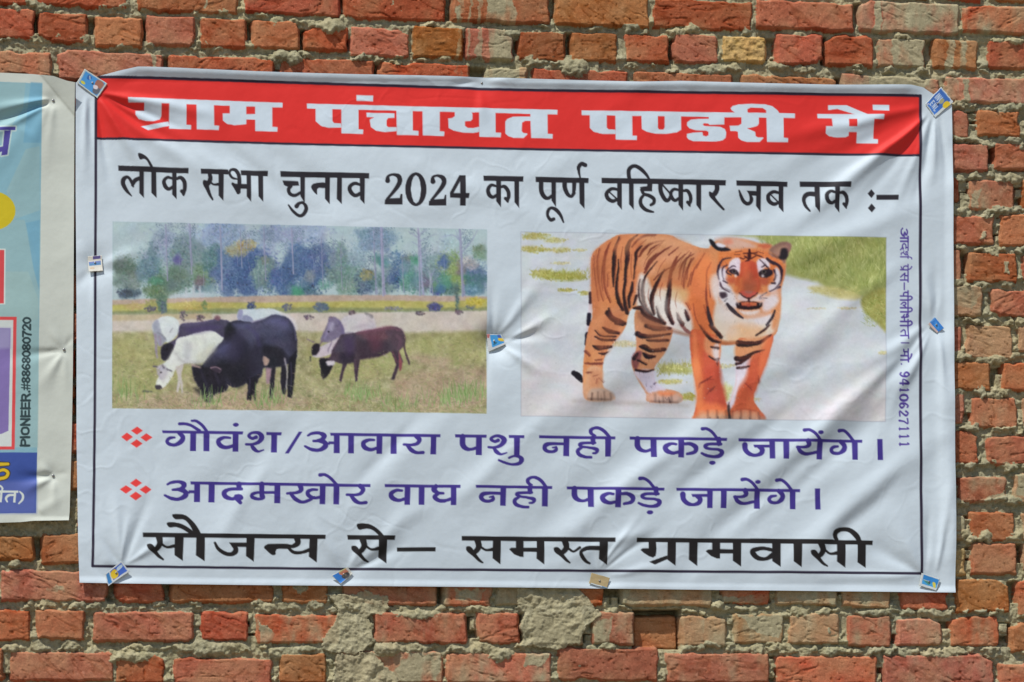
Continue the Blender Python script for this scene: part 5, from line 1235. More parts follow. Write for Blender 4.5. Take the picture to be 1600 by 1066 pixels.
# cement wash over the bricks: poly, strength
WASH = [([(760, -50), (804, -50), (808, 40), (800, 96), (768, 100), (760, 40)], .62), ([(757, 100), (812, 100), (812, 150), (757, 150)], .6), ([(715, -50), (721, -50), (720, 150), (716, 150)], .6), ([(731, -50), (735, -50), (734, 120), (730, 120)], .6), ([(746, -50), (752, -50), (749, 140), (745, 140)], .55),
 ([(1364, 0), (1378, 0), (1378, 60), (1366, 60)], .9), ([(1380, 0), (1500, 0), (1500, 55), (1380, 55)], .32), ([(1395, 60), (1445, 60), (1440, 110), (1396, 110)], .7), ([(1478, 60), (1490, 60), (1488, 108), (1478, 108)], .8), ([(1500, 60), (1512, 60), (1510, 108), (1500, 108)], .6), ([(1360, 112), (1470, 112), (1420, 160), (1360, 160)], .7), ([(1505, 120), (1513, 120), (1515, 160), (1504, 160)], .9), ([(1478, 120), (1498, 120), (1490, 165), (1478, 165)], .5),
 ([(505, 925), (600, 930), (610, 955), (575, 965), (590, 1000), (570, 1018), (505, 1020), (500, 995), (525, 970), (530, 950)], 1.0), ([(526, 1020), (580, 1020), (625, 1066), (615, 1080), (520, 1080)], 1.0), ([(640, 1022), (690, 1022), (680, 1066), (600, 1066)], .5), ([(712, 920), (760, 922), (750, 940), (712, 938)], .6),
 ([(800, 905), (898, 905), (920, 945), (938, 962), (915, 985), (905, 1008), (860, 1016), (812, 1014), (818, 960)], 1.0), ([(820, 1005), (860, 1015), (850, 1045), (820, 1040)], .9), ([(945, 915), (985, 918), (975, 945), (945, 945)], .9), ([(925, 985), (955, 960), (950, 1008), (925, 1008)], .8), ([(1065, 965), (1100, 965), (1100, 1008), (1068, 1008)], .3), ([(1150, 962), (1225, 962), (1215, 1000), (1180, 990)], .8), ([(1210, 905), (1390, 905), (1385, 944), (1215, 940)], .35), ([(405, 975), (425, 985), (420, 1003), (402, 1003)], .9),
 ([(1440, 440), (1540, 450), (1520, 480), (1440, 470)], .5), ([(1515, 785), (1570, 765), (1572, 785), (1530, 790)], .7), ([(1490, 805), (1510, 810), (1508, 828), (1490, 826)], .9), ([(1584, 740), (1640, 745), (1640, 775), (1590, 770)], .7), ([(1568, 405), (1575, 405), (1574, 430), (1567, 430)], 1.0), ([(1533, 363), (1541, 363), (1540, 376), (1533, 376)], 1.0), ([(1520, 300), (1535, 290), (1530, 325), (1518, 325)], .6), ([(238, 82), (246, 82), (245, 118), (240, 118)], .8), ([(321, 0), (325, 0), (325, 14), (321, 14)], .7), ([(1110, 932), (1200, 930), (1190, 942), (1110, 940)], .6), ([(70, 918), (100, 918), (100, 924), (70, 924)], .4)]

def sst(a, b, x):
    t = np.clip((x - a) / (b - a), 0, 1); return t * t * (3 - 2 * t)

def relief(X, Y):
    """photo-pixel positions -> height in mm, linear albedo, brick mask"""
    X = X.astype(np.float32); Y = Y.astype(np.float32)
    sh = X.shape
    wob = 2.6 * fbm(X, Y, 16, 1, 3) ; wob2 = 2.6 * fbm(X, Y, 16, 2, 3)
    fine = fbm(X, Y, 5, 3, 3); mid = fbm(X, Y, 22, 4, 4); big = fbm(X, Y, 90, 5, 3)
    rough = fbm(X, Y, 9, 6, 4, 0.6)
    # mortar beds
    mort = -12.0 + 8.5 * mid + 3.0 * fine + 6.0 * np.abs(rough) + 3 * big
    xs, ys = X[0], Y[:, 0]
    def win(x0, y0, x1, y1):
        j0, j1 = np.searchsorted(xs, [x0, x1]); i0, i1 = np.searchsorted(ys, [y0, y1])
        return (slice(i0, i1), slice(j0, j1)) if i1 > i0 and j1 > j0 else None
    for x0, y0, x1, y1, sl, *_r in BRICKS:
        w = win(x0, y1 - 12, x1, y1 + 14)
        if w is None: continue
        d = Y[w] - y1 - sl * (X[w] - (x0 + x1) / 2)
        mort[w] -= 5.5 * sst(-6, 1, d) * (1 - sst(2.5, 8, d)) * np.clip(.75 + .9 * mid[w], 0, 1.2)
    for x0, y0, x1, y1, r in GAPS:
        w = win(x0 - 6, y0 - 6, x1 + 6, y1 + 6)
        if w is None: continue
        xx, yy = X[w] + wob[w] * .5, Y[w] + wob2[w] * .6
        dx = np.minimum(xx - x0, x1 - xx); dy = np.minimum(yy - y0, y1 - yy)
        m = sst(-2, 2.5, dx) * sst(-3, 4, dy)
        depth = (-24 - 26 * r if r > .3 else -10 - 24 * r) + (19 if r > .3 else 12) * sst(0.45, 1.0, (Y[w] - y0) / max(y1 - y0, 1)) * (0.3 + 1.0 * np.clip(0.5 + 1.6 * rough[w], 0, 1))
        mort[w] = mort[w] * (1 - m) + (depth + 4 * rough[w]) * m
    for x, y, rx, ry, h in LUMPS:
        w = win(x - rx * 1.6, y - ry * 1.6, x + rx * 1.6, y + ry * 1.6)
        if w is None: continue
        q = ((X[w] - x + wob[w] * 2.6 + 5 * rough[w]) / rx) ** 2 + ((Y[w] - y + wob2[w] * 2.2 - 4 * fine[w]) / ry) ** 2
        mort[w] = np.maximum(mort[w], -10 + (h + 3) * np.clip(1.2 - q, 0, 1) ** .7 + 5.0 * rough[w] + 2.2 * fine[w])
    w = win(985, 946, 1068, 1022)
    if w is not None:
        xx, yy = X[w] + wob[w] * .6, Y[w] + wob2[w] * .6
        m = sst(-2, 2, np.minimum(np.minimum(xx - 991, 1064 - xx), np.minimum(yy - 953, 1014 - yy)))
        mort[w] = mort[w] * (1 - m) - 78 * m
    H = mort.copy(); brick = np.zeros(sh, bool)
    mc = np.array(MORTAR, np.float32)
    col = np.empty(sh + (3,), np.float32); col[:] = mc
    tint = fbm(X, Y, 60, 8, 3)
    col += (9 * tint + 15 * fine + 12 * rough)[..., None] + np.stack([5 * tint, 2 * big, -6 * tint], -1)
    wash = np.zeros(sh, np.float32)
    for pts, s in WASH:
        p = np.array(pts); w = win(p[:, 0].min() - 8, p[:, 1].min() - 8, p[:, 0].max() + 8, p[:, 1].max() + 8)
        if w is None: continue
        ins = in_poly(X[w] + wob[w] * 2.6 + 5 * mid[w], Y[w] + wob2[w] * 2.6 + 4 * rough[w], pts)
        wash[w] = np.maximum(wash[w], ins * s)
    streak = fbm(X, Y * 0.25, 14, 9, 3)
    for x0, y0, x1, y1, sl, tone, ws, hb, sd in BRICKS:
        pad = 8
        ex = abs(sl) * (x1 - x0) / 2 + pad
        w = win(x0 - pad, y0 - ex, x1 + pad, y1 + ex)
        if w is None: continue
        rs = np.random.RandomState(sd + 7)
        cx, cy = (x0 + x1) / 2, (y0 + y1) / 2
        rot = rs.uniform(-.008, .008)
        xx = X[w] - cx + wob[w]; yy = Y[w] - cy - (sl + rot) * (X[w] - cx) + wob2[w] * .9
        hx, hy = (x1 - x0) / 2 + 1.9, (y1 - y0) / 2 + 2.4
        rc = rs.uniform(3.5, 8.0)
        qx, qy = np.abs(xx) - hx + rc, np.abs(yy) - hy + rc
        sd_ = rc - (np.sqrt(np.maximum(qx, 0) ** 2 + np.maximum(qy, 0) ** 2) + np.minimum(np.maximum(qx, qy), 0))
        # broken arrises and chipped corners
        chip = fbm(X[w] + sd * 13, Y[w], 26, 11, 2)
        sd_ = sd_ - 4.5 * np.clip(chip - .25, 0, 1) * np.clip(1.2 - sd_ / 14, 0, 1) * 2
        if rs.rand() < .35:
            sx, sy = rs.choice([-1, 1], 2); k = rs.uniform(8, 22)
            sd_ = np.minimum(sd_, (hx - sx * xx) * .55 + (hy - sy * yy) - k * .6 + 3 * rough[w])
        prof = sst(-1.2, 1.0, sd_) * (0.55 + 0.45 * sst(0, 5.5, sd_))
        ang = rs.uniform(-.5, .9)
        u = X[w] * math.cos(ang) + Y[w] * math.sin(ang); v = -X[w] * math.sin(ang) + Y[w] * math.cos(ang)
        crease = 1 - np.abs(fbm(u * .3 + sd * 3, v, 15, 12, 3))
        face = hb + 1.5 * fbm(X[w] + sd * 5, Y[w], 34, 13, 3) - 1.9 * sst(.86, .99, crease) * sst(-.15, .35, chip + .2 * mid[w]) + .7 * fine[w] + 1.0 * rough[w] + rs.uniform(-.02, .02) * xx + rs.uniform(-.03, .03) * yy
        if tone == 'y': face = face + 3.4 * rough[w] + 2.0 * mid[w] - 1.2
        pits = vnoise(X[w] / 4.1 + sd, Y[w] / 3.3, 14)
        face -= 1.6 * sst(.62, .9, pits)
        base = -34.0 if hb > -15 else -80.0
        hgt = base + (face - base) * prof
        old = H[w]
        win_ = (sd_ > -0.6) & (hgt > old)
        old[win_] = hgt[win_]
        brick[w] |= win_ & (sd_ > 0)
        c = np.array(TONES[tone], np.float32) + rs.randn() * 5 + rs.randn(3) * (2, 2, 2) + (0, 2, 0)
        lm = 9 * fbm(X[w] + sd * 3, Y[w], 40, 15, 3) + 8 * rough[w] + 6 * fine[w]
        if tone == 'y': lm = lm + 20 * rough[w] + 12 * fine[w] - 6
        hue = fbm(X[w] - sd * 3, Y[w], 30, 16, 3)
        cc = c + lm[..., None] * (1.0, .8, .65) + hue[..., None] * (3, 11, 9)
        cc = cc + (sst(.84, .97, crease) * -16 + sst(.62, .9, pits) * -26)[..., None]
        cc = cc + (sst(.7, .9, vnoise(X[w] / 2.3, Y[w] / 2.1, 17)) * 26)[..., None]
        film = np.clip(.02 + .4 * ws + .45 * hue + .3 * tint[w] + (.14 if cy > 700 or cx > 1450 else 0), 0, .55)
        cc = cc * (1 - film[..., None]) + np.array((166, 128, 94), np.float32) * film[..., None]
        # pale dust and cement on the brick face
        q = ws + wash[w] * 1.25
        dust = np.clip(q + (0.9 * streak[w] + .8 * mid[w]) * np.clip(q * 3, .18, .8) - .12, 0, 1) * .95
        dust = np.maximum(dust, .55 * sst(3.5, 0, sd_) * sst(-.1, .5, mid[w] + .4 * rough[w]))
        mcol = mc + (6 + 12 * fine[w] + 9 * rough[w] + 7 * tint[w])[..., None] * (1, 1, .9)
        cc = cc * (1 - dust[..., None]) + mcol * dust[..., None]
        old = col[w]; old[win_] = cc[win_]
    # thick plastered patches stand proud of the bricks
    th = wash * sst(.75, 1, wash)
    lift = th * (3.0 + 4 * rough + 3 * mid)
    full = (th > .9) & ((X > 500) & (Y > 900))
    flat = np.where(full, np.maximum(H, 1.5 + 4.5 * mid + 3.5 * rough + 4 * big), H)
    H = flat + lift * .5
    col[full & ~brick] = np.clip(mc + (8 + 12 * fine + 12 * rough)[..., None], 0, 255)[full & ~brick]
    return H, albedo(col), brick

def brick_material():
    mt, nt, b = new_mat('brick_and_mortar')
    at = N(nt, 'ShaderNodeVertexColor', layer_name='tone')
    tc = N(nt, 'ShaderNodeTexCoord')
    n1 = N(nt, 'ShaderNodeTexNoise'); n1.inputs['Scale'].default_value = 260; n1.inputs['Detail'].default_value = 6; n1.inputs['Roughness'].default_value = .7
    n2 = N(nt, 'ShaderNodeTexNoise'); n2.inputs['Scale'].default_value = 1100; n2.inputs['Detail'].default_value = 3
    mr = N(nt, 'ShaderNodeMapRange'); mr.inputs['From Min'].default_value = .25; mr.inputs['From Max'].default_value = .75; mr.inputs['To Min'].default_value = .74; mr.inputs['To Max'].default_value = 1.2
    mx = N(nt, 'ShaderNodeMix', data_type='RGBA', blend_type='MULTIPLY'); mx.inputs['Factor'].default_value = 1.0
    ad = N(nt, 'ShaderNodeMath', operation='ADD')
    bp = N(nt, 'ShaderNodeBump'); bp.inputs['Strength'].default_value = .55; bp.inputs['Distance'].default_value = .0025
    for n in (n1, n2): nt.links.new(tc.outputs['Object'], n.inputs['Vector'])
    nt.links.new(n1.outputs['Fac'], mr.inputs['Value'])
    nt.links.new(at.outputs['Color'], mx.inputs['A']); nt.links.new(mr.outputs['Result'], mx.inputs['B'])
    nt.links.new(mx.outputs['Result'], b.inputs['Base Color'])
    nt.links.new(n1.outputs['Fac'], ad.inputs[0]); nt.links.new(n2.outputs['Fac'], ad.inputs[1])
    nt.links.new(ad.outputs['Value'], bp.inputs['Height']); nt.links.new(bp.outputs['Normal'], b.inputs['Normal'])
    b.inputs['Roughness'].default_value = .95; b.inputs['Specular IOR Level'].default_value = .15
    return mt

def build_wall():
    M = brick_material()
    root = empty('brick_wall', (0, 0.2, 0))
    tag(root, 'rough red brick wall with thick squeezed-out grey mortar behind the banner and poster', 'brick wall')
    Vs, Fs, Cs, Bs = [], [], [], []; base = 0
    def tile(xs, ys, sink=None):
        nonlocal base
        X, Y = np.meshgrid(xs, ys)
        H, C, B = relief(X, Y)
        if sink is not None: H = sink(X, Y, H)
        P = off_wall(X, Y, H / 1000.0)
        f = grid_faces(*X.shape)
        Vs.append(P.reshape(-1, 3)); Cs.append(C.reshape(-1, 3)); Fs.append(f + base)
        bm = B.ravel(); Bs.append(bm[f].sum(1) >= 2); base += X.size
    r = lambda a, b, s: np.linspace(a, b, int(round((b - a) / s)) + 1)
    tile(r(-60, 1660, 1.25), r(-50, 172, 1.25))
    tile(r(-60, 1660, 1.25), r(800, 1110, 1.25))
    tile(r(1470, 1660, 1.25), r(172, 800, 1.25))
    tile(r(80, 180, 1.5), r(172, 800, 1.5))
    tile(r(180, 1470, 6), r(172, 800, 6)); tile(r(-60, 80, 6), r(172, 800, 6))
    # the rest of the wall, coarser; it sinks back behind the close-up part
    def sink(X, Y, H):
        d = np.minimum(np.minimum(X + 60, 1660 - X), np.minimum(Y + 50, 1110 - Y))
        return np.where(d > 6, -110.0, H)
    tile(r(-1450, 3100, 7), r(-920, 1690, 7), sink)
    V, Fc, C, B = np.vstack(Vs), np.vstack(Fs), np.vstack(Cs), np.concatenate(Bs)
    keep = V[Fc].min(1)[:, 2] > 0.0
    for nm, k in (('brickwork', B & keep), ('mortar', ~B & keep)):
        v, f, a = sub_mesh(V, Fc, k, {'tone': C})
        mesh_ob(nm, v, f, M, root, a)
    x0, x1 = V[:, 0].min() + .05, V[:, 0].max() - .05; z1 = V[:, 2].max() - .1
    v = [(x, y, z) for x in (x0, x1) for y in (.115, .33) for z in (-.3, z1)]
    f = [(0, 1, 3, 2), (4, 6, 7, 5), (0, 4, 5, 1), (2, 3, 7, 6), (1, 5, 7, 3), (0, 2, 6, 4)]
    mesh_ob('wall_core', v, f, M, root, {'tone': np.tile(albedo(np.array(MORTAR)), (8, 1))}, smooth=False)

def build_ground():
    mt, nt, b = new_mat('dusty_ground')
    tc = N(nt, 'ShaderNodeTexCoord'); n = N(nt, 'ShaderNodeTexNoise'); n.inputs['Scale'].default_value = 3; n.inputs['Detail'].default_value = 8
    cr = N(nt, 'ShaderNodeValToRGB'); cr.color_ramp.elements[0].color = (.16, .13, .09, 1); cr.color_ramp.elements[1].color = (.30, .25, .18, 1)
    nt.links.new(tc.outputs['Object'], n.inputs['Vector']); nt.links.new(n.outputs['Fac'], cr.inputs['Fac']); nt.links.new(cr.outputs['Color'], b.inputs['Base Color'])
    b.inputs['Roughness'].default_value = 1.0
    n_ = 61; g = np.linspace(-1, 1, n_); g = np.sign(g) * np.abs(g) ** 2 * 150
    X, Y = np.meshgrid(g, g)
    Z = 0.015 * fbm(X * 10, Y * 10, 9, 20, 3)
    o = mesh_ob('ground', np.stack([X, Y, Z], -1).reshape(-1, 3), grid_faces(n_, n_)[:, ::-1], mt)
    tag(o, kind='structure')

# ------------------------------------------------------------------ banner, poster, card scraps, nails
def interp(pts):
    p = np.array(pts, float)
    return lambda t: np.interp(t, p[:, 0], p[:, 1])

# creases: start, end (photo px), height mm at the start, half width px at start and end, sign; they fade towards the end
FOLDS = [
 # top right pin
 (1452,178, 1235,352, 3.6, 5, 15), (1455,180, 1325,338, -2.6, 4, 12), (1448,172, 1090,350, -2.6, 7, 26), (1456,182, 1385,345, 2.6, 3, 11), (1440,168, 1180,225, 4.0, 5, 18), (1460,186, 1425,330, -4.0, 3, 9), (1462,188, 1452,300, 4.0, 3, 8), (1470,184, 1478,300, -3.5, 3, 8), (1450,182, 1290,300, 3.2, 3, 9), (1446,188, 1180,400, 2.8, 5, 16),
 # top left pin
 (158,150, 290,238, -7.5, 4, 13), (156,154, 235,275, 6.0, 4, 14), (160,146, 345,182, 5.0, 4, 12), (152,156, 178,310, -4.0, 3, 11), (158,152, 420,345, 4.5, 7, 26), (135,150, 132,290, 3.0, 3, 8), (141,152, 146,250, -3.5, 3, 7), (160,148, 300,205, -4.5, 3, 9),
 # left pin
 (145,413, 118,380, 3.0, 4, 12), (145,415, 120,450, -3.0, 4, 12), (150,412, 230,395, 3.0, 4, 14), (150,416, 235,440, -2.5, 4, 14), (147,424, 150,520, 2.0, 3, 10),
 # middle pin
 (778,522, 850,430, 2.6, 3, 14), (784,530, 860,520, -3.5, 3, 12), (770,522, 768,440, -3.0, 3, 10), (784,538, 860,600, 3.0, 3, 14), (764,548, 740,640, -1.6, 3, 14), (786,534, 870,490, 3.0, 3, 10),
 # right pin
 (1452,512, 1330,655, -3.8, 3, 18), (1456,516, 1360,690, 3.0, 3, 16), (1448,508, 1300,600, 4.0, 4, 24), (1460,498, 1458,400, -2.5, 3, 9), (1466,516, 1478,640, 3.0, 3, 9), (1453,498, 1440,420, 2.5, 3, 8), (1452,514, 1395,580, 4.5, 3, 8),
 # bottom left pin
 (188,880, 180,760, 2.2, 3, 11), (192,880, 240,765, -2.6, 3, 12), (196,882, 285,828, 2.8, 3, 11), (182,880, 160,840, -2.6, 3, 8), (170,912, 135,860, -2.0, 3, 9), (186,878, 205,800, 2.0, 2, 7), (176,884, 158,868, 2.0, 3, 8),
 # bottom pins
 (538,888, 585,820, 3.0, 3, 11), (544,890, 640,846, -2.4, 3, 12), (530,888, 480,800, 1.6, 3, 16), (540,888, 700,760, 2.4, 4, 22), (936,894, 1003,796, 2.0, 2, 8), (944,896, 1022,832, -1.6, 2, 7), (930,892, 905,800, -1.6, 3, 16), (950,904, 1060,880, 1.8, 3, 11), (940,896, 1090,720, 1.4, 5, 20),
 (1440,898, 1385,800, 3.0, 4, 20), (1436,900, 1330,830, -3.0, 4, 20), (1446,894, 1448,760, -2.5, 3, 11), (1462,894, 1482,720, 4.0, 3, 10), (1434,904, 1240,900, 2.0, 4, 13),
 # top nail
 (752,131, 735,110, 2, 2, 6), (752,131, 700,136, -3, 2, 8), (752,131, 800,128, 3, 2, 8), (752,133, 756,200, 2.5, 3, 14), (752,131, 768,112, -2, 2, 6),
 # long slack folds across the sheet, running down to the left
 (1430,560, 1120,800, 6, 26, 22), (1380,640, 1080,870, -6, 24, 26), (1440,700, 1230,880, 6, 22, 22), (1250,560, 900,800, 4.5, 26, 30), (1160,520, 860,690, -3.5, 24, 26), (1330,520, 1160,640, -4, 20, 22), (1420,330, 1180,430, 3.5, 16, 24), (1330,260, 1020,420, -3.5, 20, 30),
 (1100,640, 820,840, -4, 22, 28), (980,560, 700,800, 3, 22, 28), (900,250, 620,340, 2, 22, 26), (700,650, 520,820, 2.2, 18, 22), (480,650, 300,800, -1.8, 22, 24), (420,240, 560,340, -2.4, 18, 22), (1475,560, 1482,860, 5, 10, 14), (620,250, 860,350, 1.6, 18, 22),
 (1300,700, 1120,850, 4.5, 13, 14), (1230,640, 1030,790, -3.5, 13, 16), (1400,560, 1250,690, 3.5, 12, 14), (1050,700, 880,840, 3, 12, 16), (1410,740, 1290,860, -4, 14, 14), (860,640, 700,790, 2.2, 12, 14), (1180,340, 1000,440, 2.4, 12, 16), (1400,420, 1260,520, 2.6, 12, 16), (300,230, 430,330, 2.2, 10, 13), (350,230, 480,330, -2.0, 10, 13), (640,660, 560,760, -1.8, 10, 12), (1010,830, 870,880, 2, 10, 12), (420,720, 330,860, 1.6, 12, 14),
]
PINS = [(144,132,9),(1466,161,10),(147,414,8),(772,537,7),(1460,508,8),(183,897,8),(534,899,8),(936,908,8),(1450,910,8),(752,131,7)]

def banner_relief(X, Y):
    """slack sheet: mm in front of the wall for photo pixel positions"""
    X = X.astype(np.float32); Y = Y.astype(np.float32)
    u = np.clip((X - 118) / 1370, 0, 1); v = np.clip((Y - 130) / 790, 0, 1)
    h = 9 + 15 * (np.clip(np.sin(np.pi * u), 0, 1) ** .6) * (np.clip(np.sin(np.pi * v), 0, 1) ** .6)
    # loose diagonal undulation, stronger to the right
    a = math.radians(38)
    s = X * math.cos(a) - Y * math.sin(a); t = X * math.sin(a) + Y * math.cos(a)
    amp = .8 + .9 * sst(600, 1250, X)
    h = h + amp * (2.0 * fbm(s * .30, t, 95, 21, 2) + 0.9 * fbm(s * .35, t, 40, 22, 2))
    h = h + 1.3 * fbm(X, Y, 120, 23, 2) + .6 * fbm(X, Y, 34, 24, 2) + 0.12 * fbm(X, Y, 9, 25, 2)
    crk = 1 - np.abs(fbm(X + .6 * Y, Y - .5 * X, 46, 28, 2))
    h = h + .36 * sst(.86, 1.0, crk) * sst(0, .5, fbm(X, Y, 160, 29, 2) + .12)
    crk = 1 - np.abs(fbm(X - .4 * Y, Y, 60, 30, 2))
    h = h - .32 * sst(.88, 1.0, crk) * sst(0, .5, fbm(X, Y, 190, 34, 2) + .1)
    wx = X + 5 * fbm(X, Y, 70, 26, 2); wy = Y + 5 * fbm(X, Y, 70, 27, 2)
    for x0, y0, x1, y1, am, w0, w1 in FOLDS:
        dx, dy = x1 - x0, y1 - y0; L = math.hypot(dx, dy); dx /= L; dy /= L
        al = ((wx - x0) * dx + (wy - y0) * dy) / L; ac = -(wx - x0) * dy + (wy - y0) * dx
        wd = w0 + (w1 - w0) * np.clip(al, 0, 1)
        if w0 > 9: env = sst(-.25, .3, al) * (1 - sst(.65, 1.3, al))
        else: env = sst(-.03, .07, al) * (1 - sst(.25, 1.15, al)) * (.55 + .45 * np.minimum(1, np.clip(al, 0, 1) * 4))
        h += am * (w0 + wd) / (2 * w0 + .01) * env * np.exp(-(ac / wd) ** 2) * (.9 if w0 <= 9 else 1.3)
    for px, py, r in PINS:
        d2 = ((X - px) ** 2 + (Y - py) ** 2) / (r * 3.2) ** 2
        k = np.exp(-d2)
        h = h * (1 - k) + 6.0 * k
    h = np.maximum(h, 4.5 + .05 * h)
    return h

def cloth_grid(xl, xr, yt, yb, nx, ny, extra=None):
    s = np.linspace(0, 1, nx)[None, :]; t = np.linspace(0, 1, ny)[:, None]
    Y0 = yt(xl(0) + (xr(0) - xl(0)) * s); Y1 = yb(xl(1) + (xr(1) - xl(1)) * s)
    py = Y0 * (1 - t) + Y1 * t
    px = xl(py) * (1 - s) + xr(py) * s
    return px, py

def regular_relief(fn, px, py, pad=6):
    """evaluate a relief on a regular lattice and read it at scattered points"""
    x0, x1, y0, y1 = px.min() - pad, px.max() + pad, py.min() - pad, py.max() + pad
    gx = np.arange(x0, x1 + 1.5, 1.5); gy = np.arange(y0, y1 + 1.5, 1.5)
    g = fn(*np.meshgrid(gx, gy))
    fx = np.clip((px - x0) / 1.5, 0, len(gx) - 1.001); fy = np.clip((py - y0) / 1.5, 0, len(gy) - 1.001)
    i, j = fx.astype(int), fy.astype(int); a, b = fx - i, fy - j
    return (g[j, i] * (1 - a) + g[j, i + 1] * a) * (1 - b) + (g[j + 1, i] * (1 - a) + g[j + 1, i + 1] * a) * b

def build_banner():
    cv = Canvas(100, 90, 1510, 945, 1.4, WHITE)
    print_frame(cv); print_cattle(cv); print_tiger(cv); cv.clip = None; print_text(cv)
    xl = interp([(95, 119), (131, 118), (300, 118), (480, 119.3), (680, 119.3), (850, 121.8), (912, 124)])
    xr = interp([(120, 1484), (167, 1486), (330, 1487), (520, 1488), (690, 1489), (860, 1490.5), (930, 1490.5)])
    yt = interp([(110, 133), (128, 127), (155, 120), (186, 112.5), (215, 106.5), (240, 107), (265, 108), (400, 114), (500, 117), (600, 119.5), (700, 121.5), (752, 122.5), (800, 124.5), (1000, 130.5), (1060, 129), (1200, 133), (1300, 134.5), (1420, 134.5), (1440, 138), (1462, 152), (1478, 162), (1490, 168)])
    yb = interp([(118, 911), (240, 913), (400, 914.8), (600, 916.5), (800, 918.5), (1000, 921), (1200, 923.3), (1495, 926.5)])
    px, py = cloth_grid(xl, xr, yt, yb, 1250, 720)
    def rel(X, Y):
        h = banner_relief(X, Y)
        # the top hem stands off and rolls forward between the pins; edges hang a little free
        top = yt(X)
        k = 1 - sst(0, 26, Y - top)
        pin = sst(150, 230, X) * (1 - sst(1400, 1450, X)) * (.25 + .75 * sst(0, 60, np.abs(X - 752)))
        h = h + 9.0 * k * pin * sst(0, 22, top + 26 - Y)
        h = h + 6 * sst(1472, 1490, X) * sst(220, 300, Y) * (1 - sst(840, 890, Y)) + 3 * sst(12, 0, yb(X) - Y)
        return h
    hh = regular_relief(rel, px, py)
    P = off_wall(px, py, hh / 1000).reshape(-1, 3)
    col = albedo(cv.sample(px, py)).reshape(-1, 3)
    Fc = grid_faces(*px.shape)
    fx = px.ravel()[Fc].mean(1); fy = py.ravel()[Fc].mean(1)
    reg = cv.region_at(fx, fy)
    root = empty('banner', tuple(off_wall(np.array(780.), np.array(920.), .012)))
    tag(root, 'wide white printed vinyl banner with red title band, cattle and tiger pictures and Hindi lettering', 'banner')
    names = {VINYL: 'sheet', BORDER: 'border_line', BAND: 'title_band', TITLE: 'lettering', HEAD: 'lettering', CATTLE: 'picture', TIGER: 'picture', LIST1: 'lettering', LIST2: 'lettering', FOOT: 'lettering', SIDE: 'lettering', BULLET1: 'bullet_mark', BULLET2: 'bullet_mark'}
    labels = {TITLE: 'white heavy title lettering on the red band', HEAD: 'black headline lettering with the year 2024', CATTLE: 'printed picture of grazing cattle before trees', TIGER: 'printed picture of a standing tiger', LIST1: 'upper line of purple lettering', LIST2: 'lower line of purple lettering', FOOT: 'large black lettering along the bottom', SIDE: 'small upright purple imprint at the right', BULLET1: 'upper red four-diamond bullet', BULLET2: 'lower red four-diamond bullet'}
    for r, nm in names.items():
        v, f, a = sub_mesh(P, Fc, reg == r, {'print': col})
        if len(f):
            o = mesh_ob(nm, v, f, VINYL_M, root, a)
            if r in labels: o['label'] = labels[r]
    return rel

